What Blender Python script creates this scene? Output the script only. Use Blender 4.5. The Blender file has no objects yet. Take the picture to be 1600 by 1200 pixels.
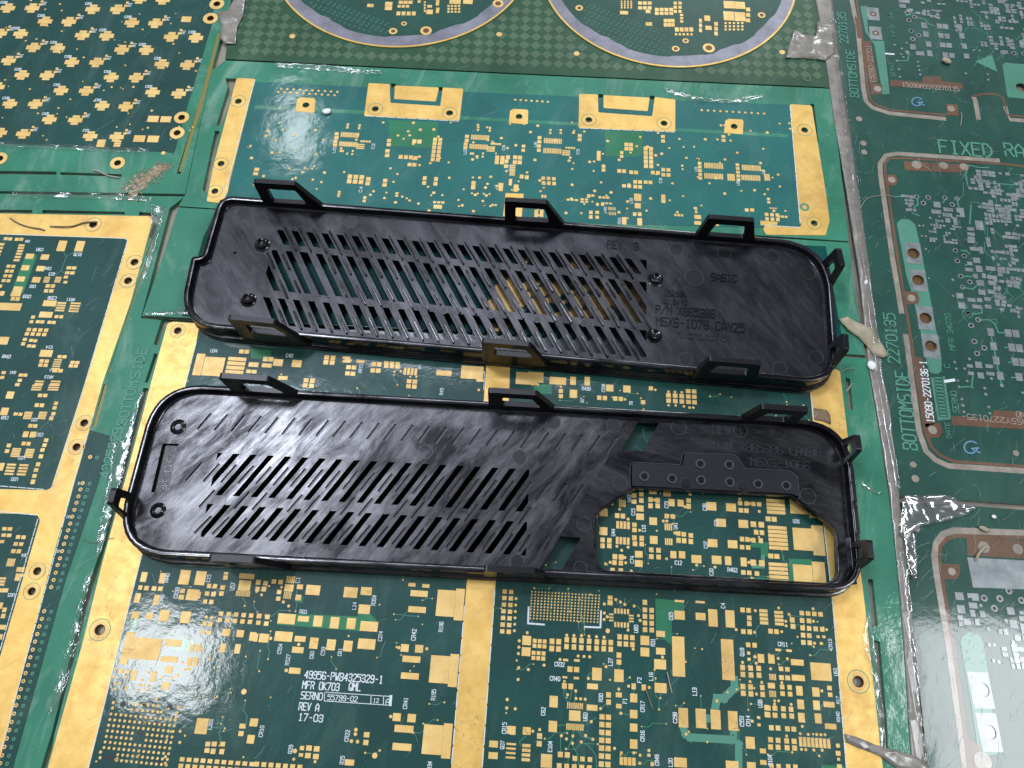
import bpy, math, random
from mathutils import Vector, Matrix
from mathutils.geometry import delaunay_2d_cdt
random.seed(7)
S = 0.001                      # everything below is written in millimetres
scene = bpy.context.scene
C = scene.collection

# ------------------------------------------------------------------ camera
F, PITCH, ROLL, H = 1109.0, math.radians(22), math.radians(1.5), 238.8
c_, s_ = math.cos(PITCH), math.sin(PITCH)
r0, u0, b0 = Vector((1, 0, 0)), Vector((0, c_, s_)), Vector((0, -s_, c_))
cr, sr = math.cos(ROLL), math.sin(ROLL)
RR, UU, BB = cr * r0 + sr * u0, -sr * r0 + cr * u0, b0
cam_d = bpy.data.cameras.new('camera')
cam = bpy.data.objects.new('camera', cam_d)
C.objects.link(cam)
cam.matrix_world = Matrix(((RR.x, UU.x, BB.x, 0), (RR.y, UU.y, BB.y, 0), (RR.z, UU.z, BB.z, H * S), (0, 0, 0, 1)))
cam_d.sensor_width = 36
cam_d.lens = F / 1600 * 36
cam_d.clip_start = 0.005
cam_d.clip_end = 50
scene.camera = cam

# ------------------------------------------------------------------ light
world = bpy.data.worlds.new('World')
scene.world = world
world.use_nodes = True
bg = world.node_tree.nodes['Background']
bg.inputs[0].default_value = (0.90, 0.95, 1.0, 1)
bg.inputs[1].default_value = 0.24

def lamp(name, x, y, sx, sy, radiance, z=1800, col=(0.95, 0.98, 1.0)):
    d = bpy.data.lights.new(name, 'AREA')
    d.shape = 'RECTANGLE'
    d.size, d.size_y = sx * S, sy * S
    d.energy = radiance * math.pi * sx * sy * S * S
    d.color = col
    o = bpy.data.objects.new(name, d)
    o.location = (x * S, y * S, z * S)
    C.objects.link(o)
    return o
cool = (0.80, 0.84, 1.0)
lamp('ceiling_lamp', -900, 10, 240, 210, 30)
lamp('ceiling_lamp', 1330, -110, 500, 520, 18)
lamp('ceiling_lamp', -800, 1790, 130, 260, 18)
lamp('ceiling_lamp', -740, 600, 360, 290, 54, col=cool)
lamp('ceiling_lamp', -120, 1010, 800, 240, 15, col=cool)
lamp('ceiling_lamp', 1000, 3300, 900, 600, 34)
vs = scene.view_settings
vs.view_transform = 'Standard'
vs.look = 'None'
vs.gamma = 1
vs.exposure = 0.20
scene.cycles.max_bounces = 6
scene.cycles.caustics_reflective = False
scene.cycles.caustics_refractive = False

# ------------------------------------------------------------------ pixel <-> place
def ray(px, py):
    return (px - 800) / F * RR - (py - 600) / F * UU - BB
def mm(px, py, z=0.0):
    d = ray(px, py)
    t = (z - H) / d.z
    return Vector((d.x * t, d.y * t))
def proj(p, z=0.0):
    q = Vector((p[0], p[1], z - H))
    k = -q.dot(BB)
    return Vector((800 + F * q.dot(RR) / k, 600 - F * q.dot(UU) / k))
def mms(pts, z=0.0):
    return [mm(x, y, z) for x, y in pts]
def P(s):                                   # 'x,y x,y' -> point list
    return [tuple(float(v) for v in a.split(',')) for a in s.split()]

# ------------------------------------------------------------------ materials
def srgb(r, g, b):
    f = lambda v: (v / 255 / 12.92) if v / 255 <= .04045 else ((v / 255 + .055) / 1.055) ** 2.4
    return (f(r), f(g), f(b), 1)
class Mat:
    def __init__(s, name):
        s.m = bpy.data.materials.new(name)
        s.m.use_nodes = True
        s.t = s.m.node_tree
        s.b = s.t.nodes['Principled BSDF']
        s.pos = s.t.nodes.new('ShaderNodeNewGeometry').outputs['Position']
    def set(s, **k):
        for a, v in k.items():
            s.b.inputs[a.replace('_', ' ')].default_value = v
        return s
    def mapping(s, scale=(1, 1, 1), rot=0):
        n = s.t.nodes.new('ShaderNodeMapping')
        n.vector_type = 'POINT'
        n.inputs['Scale'].default_value = scale
        r = s.t.nodes.new('ShaderNodeVectorRotate')
        r.rotation_type = 'Z_AXIS'
        r.inputs['Angle'].default_value = rot
        s.t.links.new(s.pos, r.inputs['Vector'])
        s.t.links.new(r.outputs[0], n.inputs['Vector'])
        return n.outputs[0]
    def noise(s, scale, detail=4, rough=.55, vec=None, dist=0):
        n = s.t.nodes.new('ShaderNodeTexNoise')
        n.inputs['Scale'].default_value = scale
        n.inputs['Detail'].default_value = detail
        n.inputs['Roughness'].default_value = rough
        n.inputs['Distortion'].default_value = dist
        s.t.links.new(vec or s.pos, n.inputs['Vector'])
        return n.outputs['Fac']
    def ramp(s, fac, stops):
        n = s.t.nodes.new('ShaderNodeValToRGB')
        e = n.color_ramp.elements
        while len(e) < len(stops):
            e.new(.5)
        for k, (p, c) in enumerate(stops):
            e[k].position = p
            e[k].color = c if len(c) == 4 else (*c, 1)
        s.t.links.new(fac, n.inputs[0])
        return n.outputs[0]
    def g(s, fac, p0, v0, p1, v1):
        return s.ramp(fac, [(p0, (v0, v0, v0, 1)), (p1, (v1, v1, v1, 1))])
    def mix(s, fac, a, b, mode='MIX'):
        n = s.t.nodes.new('ShaderNodeMix')
        n.data_type = 'RGBA'
        n.blend_type = mode
        for k, v in ((0, fac), (6, a), (7, b)):
            if hasattr(v, 'links'):
                s.t.links.new(v, n.inputs[k])
            else:
                n.inputs[k].default_value = v
        return n.outputs[2]
    def to(s, out, name):
        s.t.links.new(out, s.b.inputs[name])
        return s
    def bump(s, h, strength, dist, name='Normal', prev=None):
        n = s.t.nodes.new('ShaderNodeBump')
        n.inputs['Strength'].default_value = strength
        n.inputs['Distance'].default_value = dist
        s.t.links.new(h, n.inputs['Height'])
        if prev:
            s.t.links.new(prev, n.inputs['Normal'])
        s.t.links.new(n.outputs[0], s.b.inputs[name])
        return n.outputs[0]

def film(M, coat=.6, rough=.08, k=1.0):
    """clear laminating film lying on everything: glossy with a fine crinkle"""
    M.set(Coat_Weight=coat, Coat_Roughness=rough, Coat_IOR=1.5)
    v = M.noise(420, 3, .6)
    w = M.noise(60, 2, .5)
    b1 = M.bump(v, .18 * k, .00016, 'Coat Normal')
    M.bump(w, .16 * k, .0010, 'Coat Normal', b1)
    return M

def mask_mat(name, a, b, metallic=0.0, coat=.6, k=1.0, rough=.08, milk=.1):
    M = Mat(name)
    n = M.noise(35, 5, .6)
    col = M.ramp(n, [(.3, a), (.7, b)])
    d = M.g(M.noise(900, 2, .7), .66, 0, .8, .22)        # specks of dust under the film
    col = M.mix(d, col, srgb(150, 165, 160))
    M.to(col, 'Base Color').set(Roughness=.45, Metallic=metallic, Specular_IOR_Level=.22)
    if milk:                                             # milky streaks where the film has let go
        ms = M.noise(55, 6, .7, M.mapping((1, .35, 1), .15), 1.2)
        col2 = M.mix(M.g(ms, .5, 0, .74, milk), col, srgb(150, 176, 160))
        M.to(col2, 'Base Color')
    return film(M, coat, rough, k)
teal = mask_mat('teal_solder_mask', srgb(8, 56, 51), srgb(15, 72, 66))
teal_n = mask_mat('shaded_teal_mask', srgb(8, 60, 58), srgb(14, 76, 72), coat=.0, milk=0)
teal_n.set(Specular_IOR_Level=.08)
teal2 = mask_mat('blue_teal_solder_mask', srgb(16, 88, 86), srgb(26, 106, 100))
light = mask_mat('bare_green_laminate', srgb(34, 106, 82), srgb(56, 132, 104), milk=.5, k=1.5)
green = mask_mat('bright_green_mask', srgb(34, 108, 74), srgb(44, 124, 86))
dark = mask_mat('dark_green_mask', srgb(17, 60, 51), srgb(30, 80, 67), coat=.6, k=.55, milk=.06)
minty = mask_mat('mint_green_mask', srgb(66, 122, 102), srgb(82, 140, 118), k=.5)
weave = mask_mat('olive_green_mask', srgb(28, 66, 44), srgb(40, 82, 56))
weave_dk = mask_mat('dark_olive_copper', srgb(62, 88, 64), srgb(80, 106, 80))
brown = mask_mat('brown_bare_substrate', srgb(86, 58, 42), srgb(116, 84, 64), k=.5)

def gold_mat(name, a, b, metallic, rough, coat=.14):
    M = Mat(name)
    col = M.ramp(M.noise(110, 6, .65), [(.3, a), (.72, b)])
    st = M.g(M.noise(26, 6, .7, dist=1.2), .50, 0, .78, .5)
    col = M.mix(st, col, srgb(150, 112, 62))
    v = M.t.nodes.new('ShaderNodeTexVoronoi')            # hair cracks in the film over the gold
    v.feature = 'DISTANCE_TO_EDGE'
    v.inputs['Scale'].default_value = 42
    wv = M.noise(90, 3, .6)
    wm = M.mix(.035, M.pos, M.t.nodes[wv.node.name].outputs['Color'])
    M.t.links.new(wm, v.inputs['Vector'])
    ck = M.g(v.outputs['Distance'], 0.0, .5, .009, 0)
    ck2 = M.mix(M.g(M.noise(20, 2), .5, 0, .62, 1), (0, 0, 0, 1), ck)
    col = M.mix(ck2, col, srgb(96, 72, 40))
    M.to(col, 'Base Color').set(Metallic=metallic)
    M.to(M.g(M.noise(300, 3), .3, rough - .08, .7, rough + .1), 'Roughness')
    M.bump(M.noise(1500, 3, .7), .35, .00006)
    return film(M, coat, .14)
gold = gold_mat('immersion_gold', srgb(212, 168, 82), srgb(234, 198, 116), .36, .42)
padgold = gold_mat('gold_pad_plating', srgb(212, 172, 94), srgb(232, 200, 130), .2, .48, .03)
tin = Mat('grey_tin_plating')
tin.to(tin.ramp(tin.noise(220, 5), [(.3, srgb(104, 112, 114)), (.7, srgb(142, 150, 150))]), 'Base Color').set(Metallic=.15, Roughness=.4)
film(tin, .7, .1, .5)
lav = Mat('lavender_grey_tin')
lav.to(lav.ramp(lav.noise(90, 6, .7), [(.3, srgb(98, 99, 108)), (.7, srgb(142, 142, 154))]), 'Base Color').set(Metallic=.35, Roughness=.45)
film(lav, .8, .12, .8)
slot_m = Mat('slot_filler')
slot_m.to(slot_m.ramp(slot_m.noise(160, 6, .7), [(.3, srgb(112, 104, 92)), (.72, srgb(164, 152, 138))]), 'Base Color').set(Roughness=.5)
film(slot_m, .8, .15, 1.2)
olive = Mat('olive_laminate_edge')
olive.set(Base_Color=srgb(122, 112, 34), Roughness=.4)
tape_m = Mat('grey_tape')
tape_m.to(tape_m.ramp(tape_m.noise(130, 7, .72), [(.28, srgb(94, 90, 82)), (.55, srgb(130, 125, 116)), (.8, srgb(166, 160, 152))]), 'Base Color').set(Roughness=.45)
film(tape_m, .7, .16, 1.5)
beige = Mat('beige_glue')
beige.to(beige.ramp(beige.noise(200, 6), [(.3, srgb(134, 124, 102)), (.7, srgb(176, 166, 142))]), 'Base Color').set(Roughness=.6)
white = Mat('white_crumb').set(Base_Color=srgb(226, 226, 224), Roughness=.6)
ink = Mat('white_screen_ink').set(Base_Color=srgb(206, 216, 220), Roughness=.6)
silver = Mat('dull_silver_print').set(Base_Color=srgb(150, 138, 126), Roughness=.5)
inkd = Mat('dim_green_ink').set(Base_Color=srgb(70, 132, 110), Roughness=.5)
inkt = Mat('trace_green').set(Base_Color=srgb(70, 140, 110), Roughness=.4)
blueink = Mat('blue_marker_ink').set(Base_Color=srgb(100, 142, 176), Roughness=.5)
hole_m = Mat('drill_hole_wall').set(Base_Color=srgb(96, 70, 38), Roughness=.5, Metallic=.3)
bench = Mat('bench_top')
bench.to(bench.ramp(bench.noise(80, 5), [(.3, srgb(104, 98, 84)), (.7, srgb(150, 142, 124))]), 'Base Color').set(Roughness=.5)
film(bench, .6, .15, 1.5)
fibre_m = Mat('dry_fibre').set(Base_Color=srgb(120, 104, 86), Roughness=.8)
hair_m = Mat('pale_hair').set(Base_Color=srgb(170, 160, 145), Roughness=.5)
dust_m = Mat('dust_clump')
dust_m.to(dust_m.ramp(dust_m.noise(900, 4), [(.3, srgb(146, 128, 104)), (.7, srgb(188, 172, 148))]), 'Base Color').set(Roughness=.9)
scratch_m = Mat('scratch_haze').set(Base_Color=srgb(180, 195, 192), Roughness=.35, Alpha=.5)
clear = Mat('clear_film')
clear.set(Base_Color=(1, 1, 1, 1), Roughness=.08, IOR=1.6, Alpha=.13, Coat_Weight=1.0, Coat_Roughness=.05)
clear.bump(clear.noise(240, 4, .6), .8, .0012)
bright_film = Mat('creased_bright_film').set(Base_Color=(.9, .93, .95, 1), Roughness=.08, IOR=1.6, Alpha=.24, Coat_Weight=1.0, Coat_Roughness=.04)
bright_film.bump(bright_film.noise(200, 4, .6), .8, .0016)
def clear_shader(M, fac=.10):
    t = M.t
    g = t.nodes.new('ShaderNodeBsdfGlossy')
    g.inputs['Roughness'].default_value = .16
    tr = t.nodes.new('ShaderNodeBsdfTransparent')
    mx = t.nodes.new('ShaderNodeMixShader')
    bp = t.nodes.new('ShaderNodeBump')
    bp.inputs['Strength'].default_value = .3
    bp.inputs['Distance'].default_value = .0006
    t.links.new(M.noise(90, 3, .55), bp.inputs['Height'])
    t.links.new(bp.outputs[0], g.inputs['Normal'])
    mx.inputs[0].default_value = fac
    t.links.new(tr.outputs[0], mx.inputs[1])
    t.links.new(g.outputs[0], mx.inputs[2])
    t.links.new(mx.outputs[0], t.nodes['Material Output'].inputs['Surface'])
clear_shader(clear)
clear_shader(bright_film, .34)
browntape = Mat('brown_tape').set(Base_Color=srgb(122, 100, 76), Roughness=.4)

def plastic(name, ang, haze, rough0, rough1, base, hz=(96, 100, 134), spec=.5, lo=.3, hi=1.7):
    M = Mat(name)
    st = M.noise(100, 6, .7, M.mapping((1.0, 9, 1), ang))            # brushing along the slats
    cl = M.noise(46, 6, .7, M.mapping((1.0, 2.6, 1), ang), .5)
    hzf = M.mix(.5, M.g(cl, .42, 0, .66, 1), M.g(st, .40, 0, .66, 1), 'MULTIPLY')
    fac = M.mix(1.0, hzf, (haze, haze, haze, 1), 'MULTIPLY')
    fine = M.g(M.noise(300, 3, .6, M.mapping((1, 14, 1), ang + .12)), .6, 0, .74, haze * .8)
    col = M.mix(fac, base, srgb(*hz))
    col = M.mix(fine, col, srgb(*hz))
    M.to(col, 'Base Color')
    M.to(M.g(st, .3, rough0, .7, rough1), 'Roughness')
    M.to(M.g(cl, .38, spec * lo, .62, spec * hi), 'Specular IOR Level')
    b = M.bump(M.noise(400, 3, .6, M.mapping((1, 7, 1), ang)), .10, .00006)
    M.bump(M.noise(70, 3, .6), .10, .0004, 'Normal', b)
    return M.m
bk = (.0045, .0045, .0075, 1)
pl_top = plastic('worn_black_plastic', math.radians(57), .06, .24, .40, bk, spec=.5, lo=.55, hi=1.2)
pl_grille = plastic('brushed_black_plastic', math.radians(-49), .05, .22, .38, bk, spec=.62)
pl_smooth = plastic('smooth_black_plastic', math.radians(20), .015, .18, .30, (.005, .005, .007, 1))
pl_rim = plastic('glossy_black_plastic', math.radians(0), .02, .12, .24, (.004, .004, .006, 1), spec=.5)
pl_mark = Mat('dull_black_plastic').set(Base_Color=(.003, .003, .0045, 1), Roughness=.34, Specular_IOR_Level=.4).m
pl_highlight = Mat('highlight_black_plastic').set(Base_Color=(.05, .05, .065, 1), Roughness=.3).m  # lightened plastic; edge highlights are put into its colour
pl_faint = Mat('faint_raised_plastic').set(Base_Color=(.018, .018, .025, 1), Roughness=.25).m
pl_clip = Mat('latch_black_plastic').set(Base_Color=(.005, .005, .007, 1), Roughness=.32, Specular_IOR_Level=.3).m
pl_seat = Mat('satin_black_plastic').set(Base_Color=(.010, .010, .014, 1), Roughness=.27).m
pl_text = Mat('raised_black_plastic').set(Base_Color=(.003, .003, .004, 1), Roughness=.18).m
pl_shade = Mat('black_shade_plastic').set(Base_Color=(.0012, .0012, .0014, 1), Roughness=.9, Specular_IOR_Level=.05).m  # near black; shade in slots and recesses is put into its colour

# ------------------------------------------------------------------ object helpers
def tag(o, label=None, cat=None, group=None, kind=None):
    for k, v in (('label', label), ('category', cat), ('group', group), ('kind', kind)):
        if v:
            o[k] = v
    return o
def empty(name, label, cat, at, z=0, group=None):
    o = bpy.data.objects.new(name, None)
    o.location = (at[0] * S, at[1] * S, z * S)
    o.empty_display_size = .01
    C.objects.link(o)
    return tag(o, label, cat, group)
def adopt(o, parent):
    if parent is not None:
        o.parent = parent
        off = Vector(parent.location)
        if parent.parent:
            off = Vector((0, 0, 0)) if parent.type == 'MESH' else off
        o.matrix_parent_inverse = Matrix.Translation(-off)
    return o
def M_(m):
    return m.m if isinstance(m, Mat) else m
class MB:
    def __init__(s):
        s.v, s.f = [], []
    def add(s, v, f):
        k = len(s.v)
        s.v += [tuple(p) for p in v]
        s.f += [tuple(i + k for i in q) for q in f]
    def box(s, c, u, w, h, z0, z1):
        u = Vector(u)
        v = Vector((-u.y, u.x))
        a, b = u * w / 2, v * h / 2
        q = [c - a - b, c + a - b, c + a + b, c - a + b]
        s.prism(q, z0, z1)
    def prism(s, q, z0, z1):
        n = len(q)
        vv = [(p[0], p[1], z0) for p in q] + [(p[0], p[1], z1) for p in q]
        s.add(vv, [tuple(range(n, 2 * n))] + [(i, (i + 1) % n, n + (i + 1) % n, n + i) for i in range(n)])
    def disc(s, c, r, z0, z1, n=10):
        s.prism([(c[0] + r * math.cos(2 * math.pi * k / n), c[1] + r * math.sin(2 * math.pi * k / n)) for k in range(n)], z0, z1)
    def ring(s, c, r0, r1, z0, z1, n=28):
        vv, ff = [], []
        for k in range(n):
            a = 2 * math.pi * k / n
            ca, sa = math.cos(a), math.sin(a)
            vv += [(c[0] + r0 * ca, c[1] + r0 * sa, z0), (c[0] + r0 * ca, c[1] + r0 * sa, z1), (c[0] + r1 * ca, c[1] + r1 * sa, z1), (c[0] + r1 * ca, c[1] + r1 * sa, z0)]
            m = (k + 1) % n
            for j in range(3):
                ff.append((4 * k + j, 4 * k + j + 1, 4 * m + j + 1, 4 * m + j))
        s.add(vv, ff)
    def plate(s, outer, holes, z0, z1, bottom=True):
        loops = [orient(outer, True)] + [orient(h, False) for h in holes]
        flat = [p for l in loops for p in l]
        edges, k = [], 0
        for l in loops:
            edges += [(k + i, k + (i + 1) % len(l)) for i in range(len(l))]
            k += len(l)
        nv, _, nf, ov, _, _ = delaunay_2d_cdt(flat, edges, [], 0, 1e-5)
        remap = [(o[0] if o else None) for o in ov]
        tris = []
        boxes = [(min(p[0] for p in l), max(p[0] for p in l), min(p[1] for p in l), max(p[1] for p in l), l) for l in loops[1:]]
        for t in nf:
            if any(remap[i] is None for i in t):
                continue
            g = sum((Vector(nv[i]) for i in t), Vector((0, 0))) / 3
            if inside(g, loops[0]) and not any(x0 < g[0] < x1 and y0 < g[1] < y1 and inside(g, l) for x0, x1, y0, y1, l in boxes):
                tris.append([remap[i] for i in t])
        n = len(flat)
        vv = [(p[0], p[1], z1) for p in flat] + [(p[0], p[1], z0) for p in flat]
        ff = []
        for t in tris:
            a, b, c = [flat[i] for i in t]
            if (b[0] - a[0]) * (c[1] - a[1]) - (b[1] - a[1]) * (c[0] - a[0]) < 0:
                t = (t[0], t[2], t[1])
            ff.append(tuple(t))
            if bottom:
                ff.append((n + t[0], n + t[2], n + t[1]))
        k = 0
        for l in loops:
            m = len(l)
            for i in range(m):
                a, b = k + i, k + (i + 1) % m
                ff.append((a, n + a, n + b, b))
            k += m
        s.add(vv, ff)
    def line(s, pts, w, z0, z1):
        for i, (a, b) in enumerate(zip(pts, pts[1:])):
            a, b = Vector(a), Vector(b)
            d = b - a
            if d.length < 1e-6:
                continue
            u = d.normalized()
            s.box((a + b) / 2, u, d.length + w * .9, w, z0, z1 + .0015 * (i % 3))
    def tube(s, pts, r, n=6):
        ff, vv = [], []
        for i, p in enumerate(pts):
            a, b = Vector(pts[max(i - 1, 0)]), Vector(pts[min(i + 1, len(pts) - 1)])
            t = (b - a).normalized()
            x = t.orthogonal().normalized()
            x = t.cross(Vector((0, 0, 1))).normalized() if abs(t.z) < .95 else x
            y = t.cross(x)
            rr = r[i] if isinstance(r, (list, tuple)) else r
            for k in range(n):
                an = 2 * math.pi * k / n
                vv.append(Vector(p) + (x * math.cos(an) + y * math.sin(an)) * rr)
        for i in range(len(pts) - 1):
            for k in range(n):
                ff.append((i * n + k, i * n + (k + 1) % n, (i + 1) * n + (k + 1) % n, (i + 1) * n + k))
        ff.append(tuple(range(n)))
        ff.append(tuple(range((len(pts) - 1) * n, len(pts) * n)))
        s.add(vv, ff)
    def build(s, name, m, parent=None, smooth=False, **tags):
        me = bpy.data.meshes.new(name)
        me.from_pydata([(a * S, b * S, c * S) for a, b, c in s.v], [], s.f)
        if m:
            me.materials.append(M_(m))
        me.update()
        o = bpy.data.objects.new(name, me)
        C.objects.link(o)
        if smooth:
            me.polygons.foreach_set('use_smooth', [True] * len(me.polygons))
        adopt(o, parent)
        return tag(o, **tags)
def area2(p):
    return sum(p[i][0] * p[(i + 1) % len(p)][1] - p[(i + 1) % len(p)][0] * p[i][1] for i in range(len(p)))
def orient(p, ccw):
    p = [Vector((q[0], q[1])) for q in p]
    return p if (area2(p) > 0) == ccw else p[::-1]
def inside(p, poly):
    r = False
    n = len(poly)
    for i in range(n):
        a, b = poly[i], poly[(i + 1) % n]
        if (a[1] > p[1]) != (b[1] > p[1]) and p[0] < (b[0] - a[0]) * (p[1] - a[1]) / (b[1] - a[1]) + a[0]:
            r = not r
    return r
def circle(c, r, n=16):
    return [Vector((c[0] + r * math.cos(2 * math.pi * k / n), c[1] + r * math.sin(2 * math.pi * k / n))) for k in range(n)]
def rounded(pts, radii, n=8):
    pts = [Vector(p) for p in pts]
    if not isinstance(radii, (list, tuple)):
        radii = [radii] * len(pts)
    out = []
    m = len(pts)
    for i in range(m):
        p, a, b = pts[i], pts[i - 1], pts[(i + 1) % m]
        da, db = (a - p), (b - p)
        la, lb = da.length, db.length
        da, db = da / la, db / lb
        ang = math.acos(max(-1, min(1, da.dot(db))))
        t = min(radii[i] / math.tan(ang / 2), la * .48, lb * .48)
        if t < .05:
            out.append(p)
            continue
        p0, p1 = p + da * t, p + db * t
        for k in range(n + 1):
            f = k / n
            out.append((1 - f) ** 2 * p0 + 2 * f * (1 - f) * (p * .88 + (p0 + p1) * .06) + f * f * p1)
    return out
def offset(poly, d):
    """grow a counter-clockwise outline by d"""
    n = len(poly)
    out = []
    for i in range(n):
        a, p, b = poly[i - 1], poly[i], poly[(i + 1) % n]
        e0, e1 = (p - a).normalized(), (b - p).normalized()
        n0, n1 = Vector((e0.y, -e0.x)), Vector((e1.y, -e1.x))
        m = (n0 + n1)
        k = 1 + n0.dot(n1)
        out.append(p + m * (d / max(k, .4)))
    return out
def halfplane(poly, a, b):
    """keep the part of poly left of a->b"""
    a, b = Vector(a), Vector(b)
    d = b - a
    side = lambda p: d.x * (p[1] - a.y) - d.y * (p[0] - a.x)
    out = []
    for i in range(len(poly)):
        p, q = Vector(poly[i]), Vector(poly[(i + 1) % len(poly)])
        sp, sq = side(p), side(q)
        if sp >= 0:
            out.append(p)
        if (sp >= 0) != (sq >= 0):
            out.append(p + (q - p) * (sp / (sp - sq)))
    return out

# ------------------------------------------------------------------ stroke lettering
FONT = dict(A='00 04 26 44 40/02 42', B='00 06 36 45 44 33 03/33 42 41 30 00', C='45 36 16 05 01 10 30 41', D='00 06 26 44 42 20 00',
 E='46 06 00 40/03 33', F='46 06 00/03 33', G='45 36 16 05 01 10 30 41 43 23', H='00 06/40 46/03 43', I='10 30/16 36/20 26', J='01 10 20 31 36',
 K='00 06/46 03 40', L='06 00 40', M='00 06 23 46 40', N='00 06 40 46', O='10 30 41 45 36 16 05 01 10', P='00 06 36 45 44 33 03',
 Q='10 30 41 45 36 16 05 01 10/22 40', R='00 06 36 45 44 33 03/23 40', S='00 30 41 42 33 13 04 05 16 46', T='20 26/06 46',
 U='06 01 10 30 41 46', V='06 20 46', W='06 10 23 30 46', X='00 46/06 40', Y='06 23 46/23 20', Z='06 46 00 40')
FONT.update({'0': '10 30 41 45 36 16 05 01 10', '1': '15 26 20/10 30', '2': '05 16 36 45 44 00 40', '3': '05 16 36 45 44 33 42 41 30 10 01/33 13',
 '4': '30 36 02 42', '5': '46 06 04 34 43 41 30 00', '6': '45 36 16 05 01 10 30 41 42 33 13 02', '7': '06 46 10',
 '8': '13 04 05 16 36 45 44 33 13 02 01 10 30 41 42 33', '9': '01 10 30 41 45 36 16 05 04 13 33 44', '-': '13 33', '/': '00 46', '.': '20 21',
 'i': '20 24/25 26', 'c': '44 14 03 01 10 40', 'r': '00 04/03 14 34', 'o': '10 30 41 43 34 14 03 01 10', 's': '01 10 30 41 32 12 03 14 34 43', 'f': '10 15 26 36/04 34', 't': '16 11 20 40/04 34'})
def write(mb, text, p0, u, width, cap, stroke, z0, z1):
    """letters from p0 (left end, mid height) along unit vector u, all in mm"""
    v = Vector((-u.y, u.x))
    adv = width / max(len(text), 1)
    k = 0
    for i, ch in enumerate(text):
        g = FONT.get(ch)
        if not g:
            continue
        o = p0 + u * (adv * (i + .12)) - v * cap / 2
        for part in g.split('/'):
            pts = [o + u * (int(q[0]) / 4 * adv * .74) + v * (int(q[1]) / 6 * cap) for q in part.split()]
            for a, b in zip(pts, pts[1:]):
                d = b - a
                mb.box((a + b) / 2, d.normalized(), d.length + stroke * .8, stroke, z0, z1 + .002 * (k % 5))
                k += 1

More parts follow.
